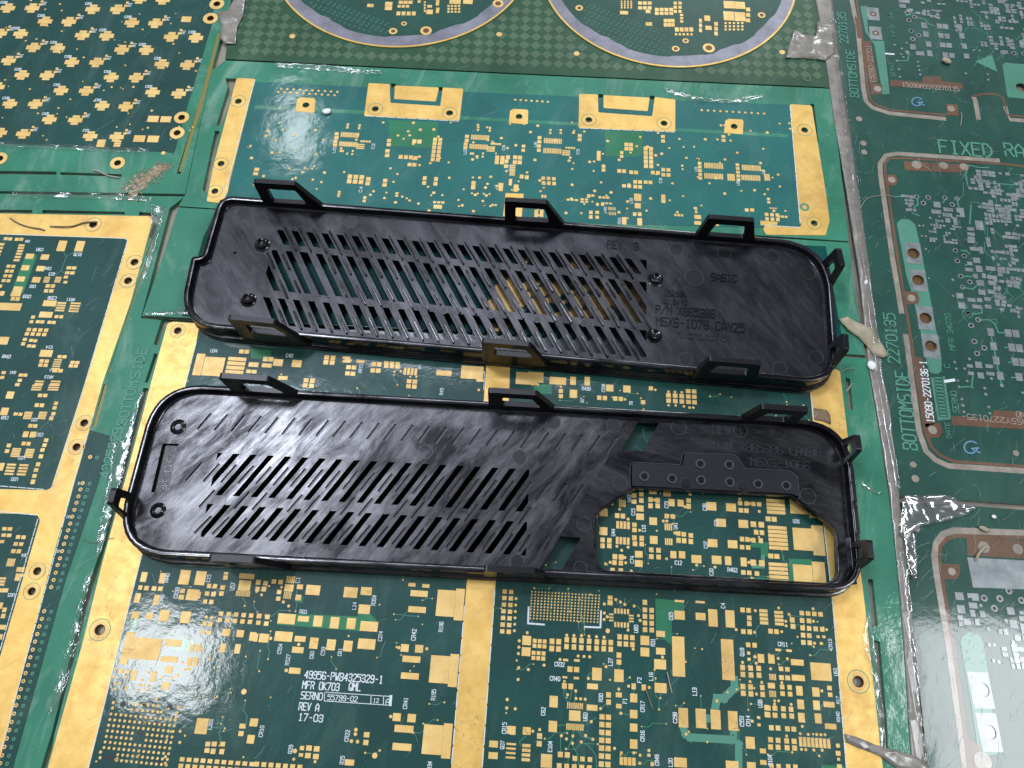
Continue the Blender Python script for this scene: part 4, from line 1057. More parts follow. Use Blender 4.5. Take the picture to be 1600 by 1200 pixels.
def rings(bd, ox, oy, k, txt, ro, ri):
    for it in txt.split(';'):
        x, y = [float(v) for v in it.split()]
        c = mm(ox + x / k, oy + y / k); kk = bd.su(c)[0]
        o = MB(); o.ring(c, ri / k / kk, ro / k / kk, .02, .15, 18); o.build('via_ring', tin, bd.e)
        o = MB(); o.disc(c, ri / k / kk, -.02, .04, 14); o.build('via_hole', pl_mark, bd.e)
rings(R, 1340, 200, 4, '367 432;440 435;410 470;545 437;620 443;590 480;610 767;665 800;622 832;643 927;700 963;655 995;693 1163', 17, 10)
rings(R, 1340, 480, 4, '692 43;752 80;708 115;728 215;790 255;745 290', 19, 10)
rings(R, 1200, 0, 4, '870 82;915 108;880 128;893 195;940 222;903 245;1467 330;1535 335;1600 338', 17, 10)
R.T(1340, 480, 4, '830 157 40 50;848 245 40 50;865 335 40 50;890 430 40 50;940 163 42 48 2 48 1 0;962 253 42 50 2 48 1 0;985 343 42 50 2 47 1 0;1007 437 44 50;755 362 42 40;700 368 36 20;820 370 46 22;707 415 36 22;768 428 40 38;828 417 52 22;o 900 490 13;o 697 325 10;o 667 385 9;o 605 345 9;o 683 462 10;o 835 447 10;o 633 498 9;o 793 507 10;o 800 545 11;o 818 625 11;o 825 665 9;o 650 575 9;o 657 615 9;o 663 655 9;o 615 385 8;o 625 460 9;o 1030 535 9', RT)
R.T(1340, 200, 4, '495 480 44 36;490 525 60 26;565 512 60 24;560 545 60 24;630 515 28 30;650 530 30 60;562 578 30 30;610 585 26 50;705 632 44 22;708 665 46 20;708 690 46 20;708 710 46 20;728 757 56 24;770 765 26 44;742 828 44 34;700 848 30 22;695 887 48 22;758 882 40 40;735 927 26 28;840 935 60 26;788 925 24 30;765 970 46 36;840 970 50 28;775 1028 44 34;835 1025 46 26;637 1050 44 34;710 1075 50 24;760 1077 34 24;810 1070 40 22;650 1110 44 40;745 1118 60 24;815 1118 40 24;830 880 60 26;760 610 50 60;830 465 30 30;o 385 612 8;o 410 612 8;o 400 676 8;o 425 678 8;o 593 950 10;o 595 1050 9;o 425 757 8;o 445 940 7', RT)
R.scatter(P('1520,265 1600,268 1640,268 1640,480 1556,480 1548,400 1530,330 1512,305'), 360, RT, (1.0, 1.6), (1.1, 2.1), seed=21, snap=1.5)
R.scatter(P('1450,340 1500,335 1506,385 1450,378'), 55, RT, (.8, 1.1), (.8, 1.1), seed=22, snap=1.1)
R.scatter(P('1400,0 1640,-40 1640,95 1560,85 1540,82 1510,60 1460,30 1402,12'), 320, RT, (1.0, 1.7), (1.1, 2.2), seed=23, snap=1.5)
R.scatter(P('1556,480 1640,480 1640,520 1580,510'), 30, RT, (.9, 1.6), (.9, 1.6), seed=24, snap=1.2)
R.scatter(P('1396,302 1435,306 1440,332 1398,334'), 18, RT, (.9, 1.6), (.9, 1.6), seed=25, snap=1.2)
R.T(1200, 0, 4, '975 160 36 36;985 215 34 36;1002 278 34 36;1010 335 32 36;1070 165 34 32 2 38 1 0;1080 225 32 32 2 38 1 0;1090 282 36 30 2 40 1 0;1108 345 34 32 2 40 1 0;1195 170 32 34;1210 225 32 36;1225 290 32 34;1240 352 34 32;905 295 36 32;950 335 50 26;870 330 22 22;850 10 70 20;840 38 40 24;' + ';'.join('o %s 8' % s_ for s_ in '790 282,830 340,865 270,835 305,845 358,805 382,818 435,823 482,935 388,938 415,945 440,950 468,1372 465,1375 500,1235 460,1285 315,1320 318'.split(',')), RT)
rn = random.Random(31)
for _ in range(85):
    x, y = rn.uniform(1500, 1600), rn.uniform(0, 500)
    if 100 < y < 262 or (y < 100 and x < 1440):
        continue
    L = rn.choice((8, 14, 20)); dx, dy = rn.choice(((1, 0), (0, 1), (.7, .7), (.7, -.7)))
    R.inkd.line(mms([(x, y), (x + L * dx, y + L * dy), (x + L * dx + rn.choice((-8, 0, 8)), y + L * dy + 8)]), .22, .03, .09)
for ln in ('1502,392 1510,392 1515,397', '1508,415 1518,410', '1505,432 1526,432', '1504,449 1520,452 1526,446', '1512,492 1534,489 1534,482', '1530,500 1546,500 1554,506 1560,520 1572,520', '1547,520 1552,540 1557,565 1562,590 1565,602', '1516,605 1520,606', '1502,605 1518,604 1520,588', '1570,543 1578,543', '1576,566 1582,566', '1580,590 1586,590', '1473,317 1478,310', '1495,310 1498,325', '1512,258 1530,262 1545,262', '1512,262 1508,275 1514,296', '1400,307 1430,308', '1433,310 1434,320 1428,324', '1425,333 1436,337', '1415,25 1432,20', '1430,27 1445,30 1452,38 1460,41', '1403,95 1418,95 1420,85', '1527,285 1600,290', '1515,350 1517,320'):
    R.inkd.line(mms(P(ln)), .5, .02, .09)
R.text(1340, 480, 4, 'BOTTOMSIDE 300 640 500 84 v;2270135 210 192 320 70 v', 'inkd', .13)
R.text(1340, 480, 4, 'MFR_34070 575 155 235 34 v;SERNO 605 592 140 36 v;DATE 562 770 104 28 v;C 555 368 30 34 v', 'inkd', .13)
R.text(1200, 0, 4, '2270135 465 175 200 50 v;BOTTOMSIDE 525 460 300 50 v', 'inkd', .13)
R.text(1200, 0, 4, 'MFR_34 775 155 160 24 v;SERNO 775 440 90 24 v', 'inkd', .13)
R.text(1200, 0, 4, 'FIXED 1060 915 345 80 h;RAT 1470 935 200 80 h', 'inkd', .13)
R.text(1340, 480, 4, '15090-2270136-1 430 525 390 44 v', 'ink', .14)
R.text(1340, 480, 4, 'ASSY2270135- 1060 722 420 34 f;NO 1045 675 60 34 f', 'ink', .13)
R.text(1200, 0, 4, '15090-22701 640 400 240 30 v;15090ASSY2270135 835 530 360 26 h', 'ink', .13)
for (x, y, w, h) in ((1433, 159, 17, 13), (1517, 699, 22, 19)):
    pts = [(x + w / 2 * math.cos(a) * (1 if k < 9 else .8), y - h / 2 * math.sin(a)) for k, a in enumerate([.7 + .5 * i for i in range(11)])] + [(x + w * .5, y + h * .05), (x + w * .05, y + h * .1), (x + w * .3, y + h * .3), (x + w * .65, y + h * .45)]
    g_ = MB(); g_.line(mms(pts), .45, .02, .12); g_.build('marker_letter_g', blueink, R.e)
g_ = MB(); g_.line(mms(P('1477,596 1490,594')), 1.1, .02, .14); g_.line(mms(P('1384,84 1396,85')), .9, .02, .14); g_.build('white_ink_bar', ink, R.e)
g_ = MB(); write(g_, '000000000000', mm(1474, 652), R.v, 16, 3.2, .25, .05, .12); g_.build('date_code_boxes', dark, R.e)
R.ink_m = silver
R.scratch(260, 12)
R.finish()

G = Board('dark green circuit panel with bright grey pads below the crumpled film, lower right', (1520, 1000), angu((1409, 782), (1600, 797)) + 2.5,
          P('1409,784 1500,789 1720,806 1720,1300 1462,1300 1412,855'))
for x, y in ((1535, 1078), (1546, 1144)):
    G.hole(x, y, 10.5)
G.base(dark)
pathband(G, 'routed_slot', slot_m, P('1700,838 1600,833 1490,829 1473,835 1463,849 1460,868 1464,900 1482,1005 1502,1150 1512,1230'), 2.2, -.02, .05)
pathband(G, 'brown_edge', brown, P('1700,845 1600,840 1493,837 1478,843 1469,854 1468,872 1472,905 1489,1005 1508,1150 1518,1230'), 1.2, -.02, .06)
for q in (P('1510,838 1600,845 1700,850 1700,878 1512,868'), P('1467,880 1500,882 1500,898 1494,905 1473,905'), P('1505,1150 1530,1165 1535,1200 1512,1210')):
    G.sheet('brown_patch', brown, q, -.01, .08)
G.sheet('grey_reflection', tin, P('1511,871 1700,881 1700,924 1520,918'), .0, .10)  # grey sheet painting light reflected off the panel
G.sheet('mint_area', minty, P('1500,1002 1505,992 1515,988 1528,990 1536,1002 1543,1049 1560,1178 1540,1180 1528,1174 1517,1100'), -.01, .07, .8)
for x, y, w, h in ((1532.5, 1078.5, 33, 58), (1545, 1144, 33, 62)):
    c = mm(x, y); a_, b_ = G.su(c); uu, vv = G.u * w / 2 / a_, G.v * h / 2 / b_
    hs = [h_ for h_ in G.holes if (sum(h_, Vector((0, 0))) / len(h_) - c).length < 4]
    o = MB(); o.plate([c - uu - vv, c + uu - vv, c + uu + vv, c - uu + vv], hs, .02, .14); o.build('mounting_pad', tin, G.e)
    o = MB(); o.disc(sum(hs[0], Vector((0, 0))) / len(hs[0]), 2.3, -.6, -.1, 18); o.build('hole_plug', lav, G.e)
rings(G, 1340, 880, 3.75, '740 205;832 208;800 265;885 163;958 218', 20, 10)
G.T(1340, 880, 3.75, '595 193 48 45;675 190 66 28;690 210 40 20;605 270 45 50;675 248 50 35;672 293 30 40;730 297 32 36;600 320 32 30;605 355 30 30;640 345 40 40;700 345 27 40;895 280 44 44;912 355 46 46;965 325 40 30;970 385 30 60;960 290 30 20;o 765 385 12;o 720 248 10;o 770 478 11;o 798 478 11;o 795 572 11;o 825 578 11;o 868 338 11;o 990 440 12', RT)
G.scatter(P('1562,985 1640,980 1640,1052 1575,1050 1560,1015'), 60, RT, (1.0, 1.4), (1.3, 2.0), seed=41, snap=1.7)
for x, y, r in ((1487, 893, 6), (1537, 855, 9), (1590, 858, 8), (1432, 826, 5), (1535, 1190, 14)):
    c = mm(x, y); b = MB(); b.disc(c, r / G.su(c)[0], .05, .14, 18); b.build('plugged_hole', slot_m, G.e)
G.scratch(240, 14)
G.finish()

ZF0, ZF1, ZR = .6, 5.6, 8.6                     # floor underside, floor top, rim top
def sweep(outline, prof):
    """closed profile (offset, z) carried round an outline"""
    mb = MB()
    rings_ = [offset(outline, d) for d, z in prof]
    n, m = len(outline), len(prof)
    vv = [(rings_[j][i].x, rings_[j][i].y, prof[j][1]) for i in range(n) for j in range(m)]
    ff = [(i * m + j, i * m + (j + 1) % m, ((i + 1) % n) * m + (j + 1) % m, ((i + 1) % n) * m + j) for i in range(n) for j in range(m)]
    mb.add(vv, [f[::-1] for f in ff])
    return mb
def bevel(o, w, seg=2):
    m = o.modifiers.new('edge', 'BEVEL')
    m.width = w * S
    m.segments = seg
    m.limit_method = 'ANGLE'
    return o
def clip(cov, base0, base1, zb, top, h, out, hole, th=1.9, rc=1.0, name='clip'):
    """latch loop standing on the rim. top = (fraction, fraction) of the base length; hole = 4 (fraction, z fraction)"""
    a, b_ = Vector(base0), Vector(base1)
    L = (b_ - a).length
    u = (b_ - a) / L
    n = Vector(out)
    poly = rounded([(0, 0), (L, 0), (top[1] * L, h), (top[0] * L, h)], [0, 0, rc, rc], 4)
    hl = rounded([(f * L, z * h) for f, z in hole], .7, 3)
    m = MB()
    m.plate(poly, [hl], 0, th)
    r = MB()
    for (s_, z_, t_), in [((p[0], p[1], p[2]),) for p in m.v]:
        w = a + u * s_ - n * (th - t_)
        r.v.append((w.x, w.y, zb + z_))
    flip = u.x * n.y - u.y * n.x > 0
    r.f = [f if not flip else f[::-1] for f in m.f]
    o = r.build(name, pl_clip, cov)
    bevel(o, .34, 3)
    return o
def vplane(px, a, b_):
    """height at which the sight line through px crosses the upright plane over a-b"""
    d = ray(*px)
    n = Vector((-(b_ - a).y, (b_ - a).x))
    t = n.dot(a) / (n.x * d.x + n.y * d.y)
    return H + d.z * t
def cover_shell(cov, corners, radii, m_floor, flange=None, fr=None):
    o = orient(rounded(mms(P(corners), ZR), radii, 8), True)
    prof_wall = [(-2.6, ZF1 - .3), (-2.5, ZF1 + .02), (-2.1, ZF1 + .25), (-1.85, ZF1 + .8), (-1.85, ZR - .4), (-1.72, ZR - .1), (-1.5, ZR), (-.4, ZR - .02), (-.15, ZR - .12), (-.03, ZR - .4), (.05, 3.4), (.35, 3.1), (.35, 2.3), (-2.3, 2.3)]
    sweep(o, prof_wall).build('rim_wall', pl_rim, cov, True)
    prof_fl = [(.2, 2.6), (.9, 2.5), (1.15, 2.2), (1.2, 1.6), (.95, 1.45), (.95, 1.25), (1.35, 1.1), (1.4, .35), (1.1, .02), (.1, .02)]
    fo = orient(rounded(mms(P(flange), ZR), fr, 8), True) if flange else o
    sweep(fo, prof_fl).build('base_flange', pl_rim, cov, True)
    for ob in C.objects[-2:] if False else []:
        pass
    return o
def shade_auto(o, ang=35):
    me = o.data
    me.polygons.foreach_set('use_smooth', [True] * len(me.polygons))
    import bmesh
    bm = bmesh.new(); bm.from_mesh(me)
    bmesh.ops.recalc_face_normals(bm, faces=bm.faces[:])
    for e in bm.edges:
        if len(e.link_faces) == 2 and e.calc_face_angle(0) > math.radians(ang):
            e.smooth = False
    bm.to_mesh(me); bm.free()
def rib(cov, p0, p1, w, h, z, m, name='rib'):
    """small raised bar with round ends"""
    d = (p1 - p0); L = d.length; u = d / L; v = Vector((-u.y, u.x))
    mb = MB()
    prof = []
    n = 5
    for sgn, c in ((1, p1), (-1, p0)):
        for k in range(n + 1):
            a = math.pi * (k / n - .5)
            prof.append(c - u * sgn * w / 2 + (u * math.cos(a) + v * math.sin(a)) * sgn * w / 2)
    inner = offset(orient(prof, True), -w * .22)
    outer = orient(prof, True)
    k = len(outer)
    mb.add([(p.x, p.y, z) for p in outer] + [(p.x, p.y, z + h * .75) for p in outer] + [(p.x, p.y, z + h) for p in inner],
           [(i, (i + 1) % k, k + (i + 1) % k, k + i) for i in range(k)] + [(k + i, k + (i + 1) % k, 2 * k + (i + 1) % k, 2 * k + i) for i in range(k)] + [tuple(range(2 * k, 3 * k))])
    return mb.build(name, m, cov)
def disc_mark(cov, px, py, r, z=ZF1, m=None, h=.07, ring=.13):
    c = mm(px, py, z)
    k = (proj(c + Vector((1, 0)), z) - proj(c, z)).length
    r = r / k
    mb = MB()
    mb.disc(c, r, z - .05, z + h, 22)
    o = mb.build('ejector_mark', m or pl_mark, cov)
    mb = MB()
    mb.ring(c, r - .02, r + ring, z - .05, z + h + .05, 26)
    mb.build('mark_edge', pl_highlight, o)
    return o
def boss(cov, px, py, r, h=1.7, z=ZF1):
    c = mm(px, py, z)
    k = (proj(c + Vector((1, 0)), z) - proj(c, z)).length
    r = r / k
    mb = MB()
    n = 24
    prof = [(r * 1.5, 0), (r * 1.22, .25), (r * 1.05, .6), (r, h), (r * .86, h + .16), (r * .66, h + .02), (r * .56, h - .5), (r * .3, h - .75), (.01, h - .8)]
    vv = [(c.x + a * math.cos(2 * math.pi * i / n), c.y + a * math.sin(2 * math.pi * i / n), z - .03 + b_) for i in range(n) for a, b_ in prof]
    m = len(prof)
    mb.add(vv, [(i * m + j, ((i + 1) % n) * m + j, ((i + 1) % n) * m + j + 1, i * m + j + 1) for i in range(n) for j in range(m - 1)])
    o = mb.build('boss', pl_rim, cov, True)
    mb = MB(); mb.ring(c, r * .2, r * .36, z + h - .85, z + h - .55, 14); mb.build('boss_pin', pl_rim, o)
    return o
def embossed(cov, text, x, y, wpx, cap, ang_px, m=pl_text, st=.15, label=None, h=.3):
    c = mm(x, y, ZF1)
    e = mm(x + wpx, y + wpx * ang_px, ZF1)
    u = (e - c).normalized()
    v = Vector((-u.y, u.x))
    k = (proj(c + v, ZF1) - proj(c, ZF1)).length
    mb = MB()
    cp = cap / k
    write(mb, text, c, u, (e - c).length, cp, max(.2, cp * st), ZF1 - .02, ZF1 + h)
    o = mb.build('embossed_text', m, cov)
    return o
def par(tl, wv, bl):
    return [tl, tl + wv, tl + wv + bl, tl + bl]

# ---------------------------------------------------------------- upper cover
T = empty('vent_cover', 'black plastic vent cover with three rows of open slots, upper of the two covers', 'vent cover', mm(800, 455, 0), 0, 'black plastic vent covers')
t_out = cover_shell(T, '343,304 1297,378 1313.5,601 275.5,507 299,399 315,401', [6, 19, 13, 15, 1.8, 2.2], pl_top, '341,303.5 1297,378 1313.5,601 275.5,507', [11, 19, 13, 15])
mb = MB()
so = [mm(*p, ZR) for p in ((293.5, 408), (297, 399), (309, 358), (322, 330), (337, 311), (352, 305))]
si = [mm(*p, ZR) for p in ((312, 408), (315, 402), (326, 360), (334, 334), (342, 310), (351, 306.5))]
vv = [(p.x, p.y, .8) for p in so] + [(p.x, p.y, 3.2) for p in so] + [(p.x, p.y, 7.4) for p in si]
k_ = len(so)
mb.add(vv, [(j * k_ + i, j * k_ + i + 1, (j + 1) * k_ + i + 1, (j + 1) * k_ + i) for i in range(k_ - 1) for j in (0, 1)] + [(0, k_, 2 * k_)])
mb.build('sloped_shoulder', pl_rim, T, True)

Z = ZF1
def lat(tl0, tl1, n, bl, w, px=True):
    a, b_ = mm(*tl0, Z), mm(*tl1, Z)
    out = []
    W_ = mm(tl0[0] + w[0], tl0[1] + w[1], Z) - a
    Bv = mm(tl0[0] + bl[0], tl0[1] + bl[1], Z) - a
    st = (b_ - a) / (n - 1)
    return a, st, W_, Bv
holes_t = []
rlim = (mm(1010, 590, Z), mm(1010.5, 400, Z))
llim_a = (mm(436, 350, Z), mm(399, 490, Z))
def chop(q):
    q = halfplane(orient(q, True), *rlim)
    q = halfplane(q, *llim_a) if q else q
    return q if len(q) >= 3 and abs(area2(q)) > 1.2 else None
a1, s1, w1, b1 = lat((455, 360.5), (975, 403.5), 23, (11.8, 23.6), (10.8, 1.0))
a2, s2, w2, b2 = lat((493, 396), (949, 435.5), 20, (31.5, 66.5), (10.6, 1.0))
a3, s3, w3, b3 = lat((434, 466), (950.7, 511), 23, (17.6, 43.2), (10.6, 1.0))
for i in range(-1, 24):
    q = chop(par(a1 + s1 * i, w1, b1))
    if q: holes_t.append(q)
special = par(a2 - s2 * 1.02 - w2 * .12, w2 * 1.25, b2 * 1.02)
for i in range(-4, 22):
    if i == -1:
        holes_t.append(orient(special, True)); continue
    q = chop(par(a2 + s2 * i, w2, b2))
    if q: holes_t.append(q)
for i in range(-1, 25):
    q = chop(par(a3 + s3 * i, w3, b3))
    if q: holes_t.append(q)
holes_t.append(circle(mm(367, 395, Z), .55, 12))
mb = MB(); mb.plate(offset(t_out, -2.2), holes_t, ZF0, ZF1)
mb.build('slotted_floor', pl_top, T)
mb = MB(); k_ = orient(special, True); mb.plate(offset(k_, .55), [k_], ZF1 - .1, ZF1 + .22); mb.build('slot_frame', pl_top, T)
for i in range(0, 23):
    p = a1 + s1 * i - w1 * .75
    rib(T, p - b1 * .18, p + b1 * 1.38, .66, .9, Z - .02, pl_rim)
for i in range(-3, 21):
    if i in (-1, 0): continue
    p = a2 + s2 * i - w2 * .62
    rib(T, p + b2 * .10, p + b2 * .46, .8, .9, Z - .02, pl_rim)
    if i % 3 != 1 or i > 18:
        rib(T, p + b2 * .72, p + b2 * 1.16, .8, .9, Z - .02, pl_rim)
    else:
        rib(T, p + b2 * .72, p + b2 * 1.0, .8, .9, Z - .02, pl_rim)
for i in range(0, 24):
    p = a3 + s3 * i - w3 * .55
    rib(T, p + b3 * .45, p + b3 * 1.12, .85, .9, Z - .02, pl_rim)
for x, y in P('605,402.5 699,411.5 771,416 842,422.5 914,428 986,435 545,472.5 620,479 693,485.5 767,492 839,499 912.5,505 987,511 492,517 616,526 714.5,536 789.5,542 864,549 966,557.5'):
    disc_mark(T, x, y, 5.6)
for x, y in P('548,347.5 614,351 709,361 889,377.5 1057,390 1132,396 1207,401.5 1263,427 1218,575 1275,558 1071,561 1135,569 381,333.5 325,430'):
    disc_mark(T, x, y, 10.5)
disc_mark(T, 1085, 433.5, 14.5)
disc_mark(T, 363, 493, 10.5, h=.5)
for x, y in P('410,383 388.5,469 1024,437 1022,525'):
    boss(T, x, y, 8.6)
sl = .083
embossed(T, 'REV  G', 948, 381.5, 50, 11, sl)
embossed(T, 'SABIC', 1110, 432.5, 42, 10.5, sl)
embossed(T, 'UL 94V0', 1034, 470, 40, 8, sl)
embossed(T, 'P/N X865396', 1024, 483, 94, 12, sl)
embossed(T, 'MSXS-1078 CAV25', 1024, 501.5, 140, 12.5, sl)
embossed(T, 'Microsoft', 1056, 521.5, 78, 11, sl, pl_top)
embossed(T, 'PC/ABS', 1043, 457.5, 27, 6, sl)
mb = MB()
for ln in ('1056,436 1050,446', '1056,436 1066,449', '1044,450 1037,462', '1037,462 1073,465', '1073,465 1066,453'):
    mb.line(mms(P(ln), Z), .28, Z - .02, Z + .15)
mb.build('recycling_mark', pl_text, T)
HU = [(.17, .2), (.72, .2), (.62, .76), (.17, .76)]
def out_n(a, b_, cen):
    d = (b_ - a).normalized()
    n = Vector((d.y, -d.x))
    return n if n.dot((a + b_) / 2 - cen) > 0 else -n
cen = mm(800, 455, 0)
def clip_px(cov, cen, p0, p1, top_px, zb=ZR - 2.0, top=(.0, .65), hole=HU, h=None, rim=ZR, th=1.9):
    a, b_ = mm(*p0, rim), mm(*p1, rim)
    if h is None:
        h = vplane(top_px, a, b_) - zb
    n = out_n(a, b_, cen)
    off = .25
    return clip(cov, a + n * off, b_ + n * off, zb, top, h, n, hole, th)
c1 = clip_px(T, cen, (412.8, 312), (509, 318), (406, 280))
c2 = clip_px(T, cen, (789, 340), (886, 346), (795, 309))
c3 = clip_px(T, cen, (1085.6, 363), (1182, 370), (1100.6, 335), top=(.09, .80), hole=[(.19, .2), (.78, .2), (.70, .76), (.25, .76)])
hn = 15.5
clip_px(T, cen, (372, 519), (480, 530), None, zb=2.8, h=hn + 1, hole=[(.2, .42), (.76, .42), (.60, .8), (.2, .8)])
clip_px(T, cen, (754, 554), (858, 563), None, zb=2.8, h=hn + 1, top=(.0, .70), hole=[(.18, .42), (.78, .42), (.64, .8), (.18, .8)])
clip_px(T, cen, (1084, 581), (1190, 590), None, zb=2.8, h=hn + 1, top=(.10, .84), hole=[(.2, .42), (.78, .42), (.70, .8), (.28, .8)])
HS = [(.24, .26), (.76, .26), (.66, .74), (.34, .74)]
clip_px(T, cen, (1294, 404), (1304, 446), None, zb=3.5, h=15, top=(.12, .78), hole=HS)
clip_px(T, cen, (1305, 535), (1307, 574), None, zb=3.5, h=15, top=(.12, .78), hole=HS)

# ---------------------------------------------------------------- lower cover
L = empty('vent_cover', 'black plastic vent cover with a large port opening at right, lower of the two', 'vent cover', mm(760, 765, 0), 0, 'black plastic vent covers')
l_out = cover_shell(L, '244.8,596.8 1327,659 1352.5,926.3 171.6,865', [16, 15, 11, 16], pl_grille)
inner = offset(l_out, -2.2)
port = rounded(mms(P('992,763 1235,774.5 1306,826 1311,912 932,890 931,803'), Z), [3, 3, 4, 5, 4, 5], 6)
win1 = mms(P('997.5,658.8 1030,660 1005,705 971,703'), Z)
win2 = mms(P('876,837.5 907.5,840 877,890 846,888'), Z)
label_pit = mms(P('254,692.5 279.4,693.4 261.5,770 236,769'), Z)
seam = (mm(832, 905, Z), mm(997, 640, Z))
# slots
a4, s4, w4, b4 = lat((391.3, 710.3), (796, 732), 16, (-55.3, 63.3), (10.3, .3))
a5, s5, w5, b5 = lat((378, 790.3), (792.5, 814), 16, (-42.7, 49.8), (10.7, .4))
through = []
lchop = (mm(341.5, 700, Z), mm(312, 845, Z))
rchop = (mm(821, 880, Z), mm(828, 715, Z))
for a_, s_, w_, b_, lo, hi in ((a4, s4, w4, b4, -2, 18), (a5, s5, w5, b5, -2, 18)):
    for i in range(lo, hi):
        q = halfplane(orient(par(a_ + s_ * i, w_, b_), True), *lchop)
        q = halfplane(q, *rchop) if q else q
        if q and len(q) >= 3 and abs(area2(q)) > 1.5:
            through.append(q)
slits = []
def slit_row(tr0, bl0, tr1, bl1, n, skip=()):
    p0, p1, q0, q1 = mm(*tr0, Z), mm(*bl0, Z), mm(*tr1, Z), mm(*bl1, Z)
    for i in range(n):
        if i in skip: continue
        f = i / (n - 1)
        a, b_ = p0.lerp(q0, f), p1.lerp(q1, f)
        d = (b_ - a).normalized(); v = Vector((-d.y, d.x)) * .5
        slits.append(orient([a + v, b_ + v, b_ - v, a - v], True))
slit_row((330, 646), (309, 671), (963.7, 682.5), (947, 708), 25)
slit_row((316.2, 723), (291, 751), (912, 758), (893, 785.5), 23)
slit_row((336, 766), (311.3, 792.7), (885, 795), (866, 823), 21, [k for k in range(21) if k % 3 == 1])
slit_row((330.7, 806.7), (304, 833.3), (857, 837.5), (839.4, 863.8), 20)
left_poly = halfplane(inner, *seam)
right_poly = halfplane(inner, seam[1], seam[0])
def inpoly(h, p):
    return all(inside(x, p) for x in h)
ok_s = [q for q in slits if inpoly(q, left_poly)]
mb = MB(); mb.plate(left_poly, [q for q in through if inpoly(q, left_poly)] + ok_s + [orient(label_pit, True)], ZF1 - .55, ZF1)
mb.build('grille_skin', pl_grille, L)
def cut_wins(poly):
    return poly
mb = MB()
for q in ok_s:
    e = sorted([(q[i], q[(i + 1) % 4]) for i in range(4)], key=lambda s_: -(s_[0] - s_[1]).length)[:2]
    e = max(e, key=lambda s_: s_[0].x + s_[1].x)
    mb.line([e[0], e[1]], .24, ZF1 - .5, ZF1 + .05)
mb.build('slit_highlights', pl_highlight, L, kind='stuff')  # bright lines painting the highlight along each slit
mb = MB(); mb.plate(left_poly, [q for q in through if inpoly(q, left_poly)] + [orient(label_pit, True)], ZF0, ZF1 - .552)
mb.build('grille_core', pl_mark, L)
mb = MB(); mb.plate(mms(P('285,690 845,716 850,885 270,855'), Z), [], .15, .45); mb.build('slot_shade_sheet', pl_shade, L)  # black sheet added so the slots read as deep shade
# seam -> which side is the grille
ctr = mm(500, 750, Z)
ZB = ZF1 - .18
mb = MB(); mb.plate(right_poly, [port, orient(win1, True), orient(win2, True)], ZB - 2.2, ZB)
mb.build('port_bracket', pl_smooth, L)
# raised seat above the port
seat = rounded(mms(P('987,760.5 987,724 1065.5,728.5 1069,709.5 1150,713 1163,734 1234,738 1244,745 1247,777 1235,772 992,760'), Z), [.3, 1.2, .8, 1.2, 2, 1.2, 1.5, 1.5, .3, .2, .2], 4)
mb = MB(); mb.plate(orient(seat, True), [], ZB - .02, ZB + 1.0)
shade_auto(bevel(mb.build('stepped_seat', pl_seat, L), .8, 5), 80)
so_ = orient(seat, True); mb = MB(); mb.plate(offset(so_, .42), [offset(so_, -.02)], ZB - .02, ZB + .012); mb.build('seat_groove_shade', pl_shade, L)  # flat black strip; the groove's shade is painted, not cut
mb = MB(); mb.plate(offset(so_, .62), [offset(so_, .42)], ZB - .02, ZB + .10); mb.build('groove_highlight', pl_highlight, L)  # lighter strip painting a highlight along the groove
mb = MB(); po = orient(port, True); mb.plate(offset(po, .75), [po], ZB - .02, ZB + .3); shade_auto(bevel(mb.build('port_lip', pl_rim, L), .26, 3), 80)
for x, y in P('1006.5,744.5 1050,748 1095,750.5 1140,753.5 1184,756.5 1228,759 1094,725 1139,726.5'):
    c = mm(x, y, ZB + 1.0); k = (proj(c + Vector((1, 0)), Z) - proj(c, Z)).length
    mb = MB(); mb.ring(c, 5.4 / k, 7.6 / k, ZB + .95, ZB + 1.4, 24); o = mb.build('ring_stud', pl_highlight, L, True); shade_auto(o, 50)
    mb = MB(); mb.disc(c, 3.8 / k, ZB + .95, ZB + 1.22, 18); mb.build('stud_core', pl_text, o)
for x, y, r in ((419, 635, 10.5), (563, 642, 10.5), (667.5, 647.5, 10.5), (771, 655, 10.5), (509, 698, 11), (665, 706, 11), (811.5, 714, 11), (469, 861, 11), (597.5, 868.5, 11), (716, 875, 11), (276, 631, 10), (250, 682.5, 9), (356, 689.5, 11), (222, 774, 6), (220, 820, 9), (287.5, 849, 10.5), (366, 852.5, 10.5), (865, 660, 11), (958.5, 665, 11), (808, 877, 10), (344, 783.5, 8), (426, 788.5, 8), (508.8, 792.8, 8), (592, 798, 8), (675, 802, 8), (758, 806.6, 8)):
    disc_mark(L, x, y, r, Z, pl_grille if x < 800 else pl_mark)
for x, y, r in ((1060.5, 667.5, 11.5), (1215, 676, 11.5), (968.5, 755, 11), (912.5, 819, 11), (907, 887, 10), (1262.5, 775, 12)):
    disc_mark(L, x, y, r, ZB, pl_smooth)
for x, y in P('1072,756 1161,761'):
    disc_mark(L, x, y, 9, ZB + 1.0, pl_smooth, h=.03, ring=.06)
disc_mark(L, 1157, 673, 10.5, ZB, pl_smooth)
for x, y in P('278.5,667 247,797.5'):
    boss(L, x, y, 8.6, .5)
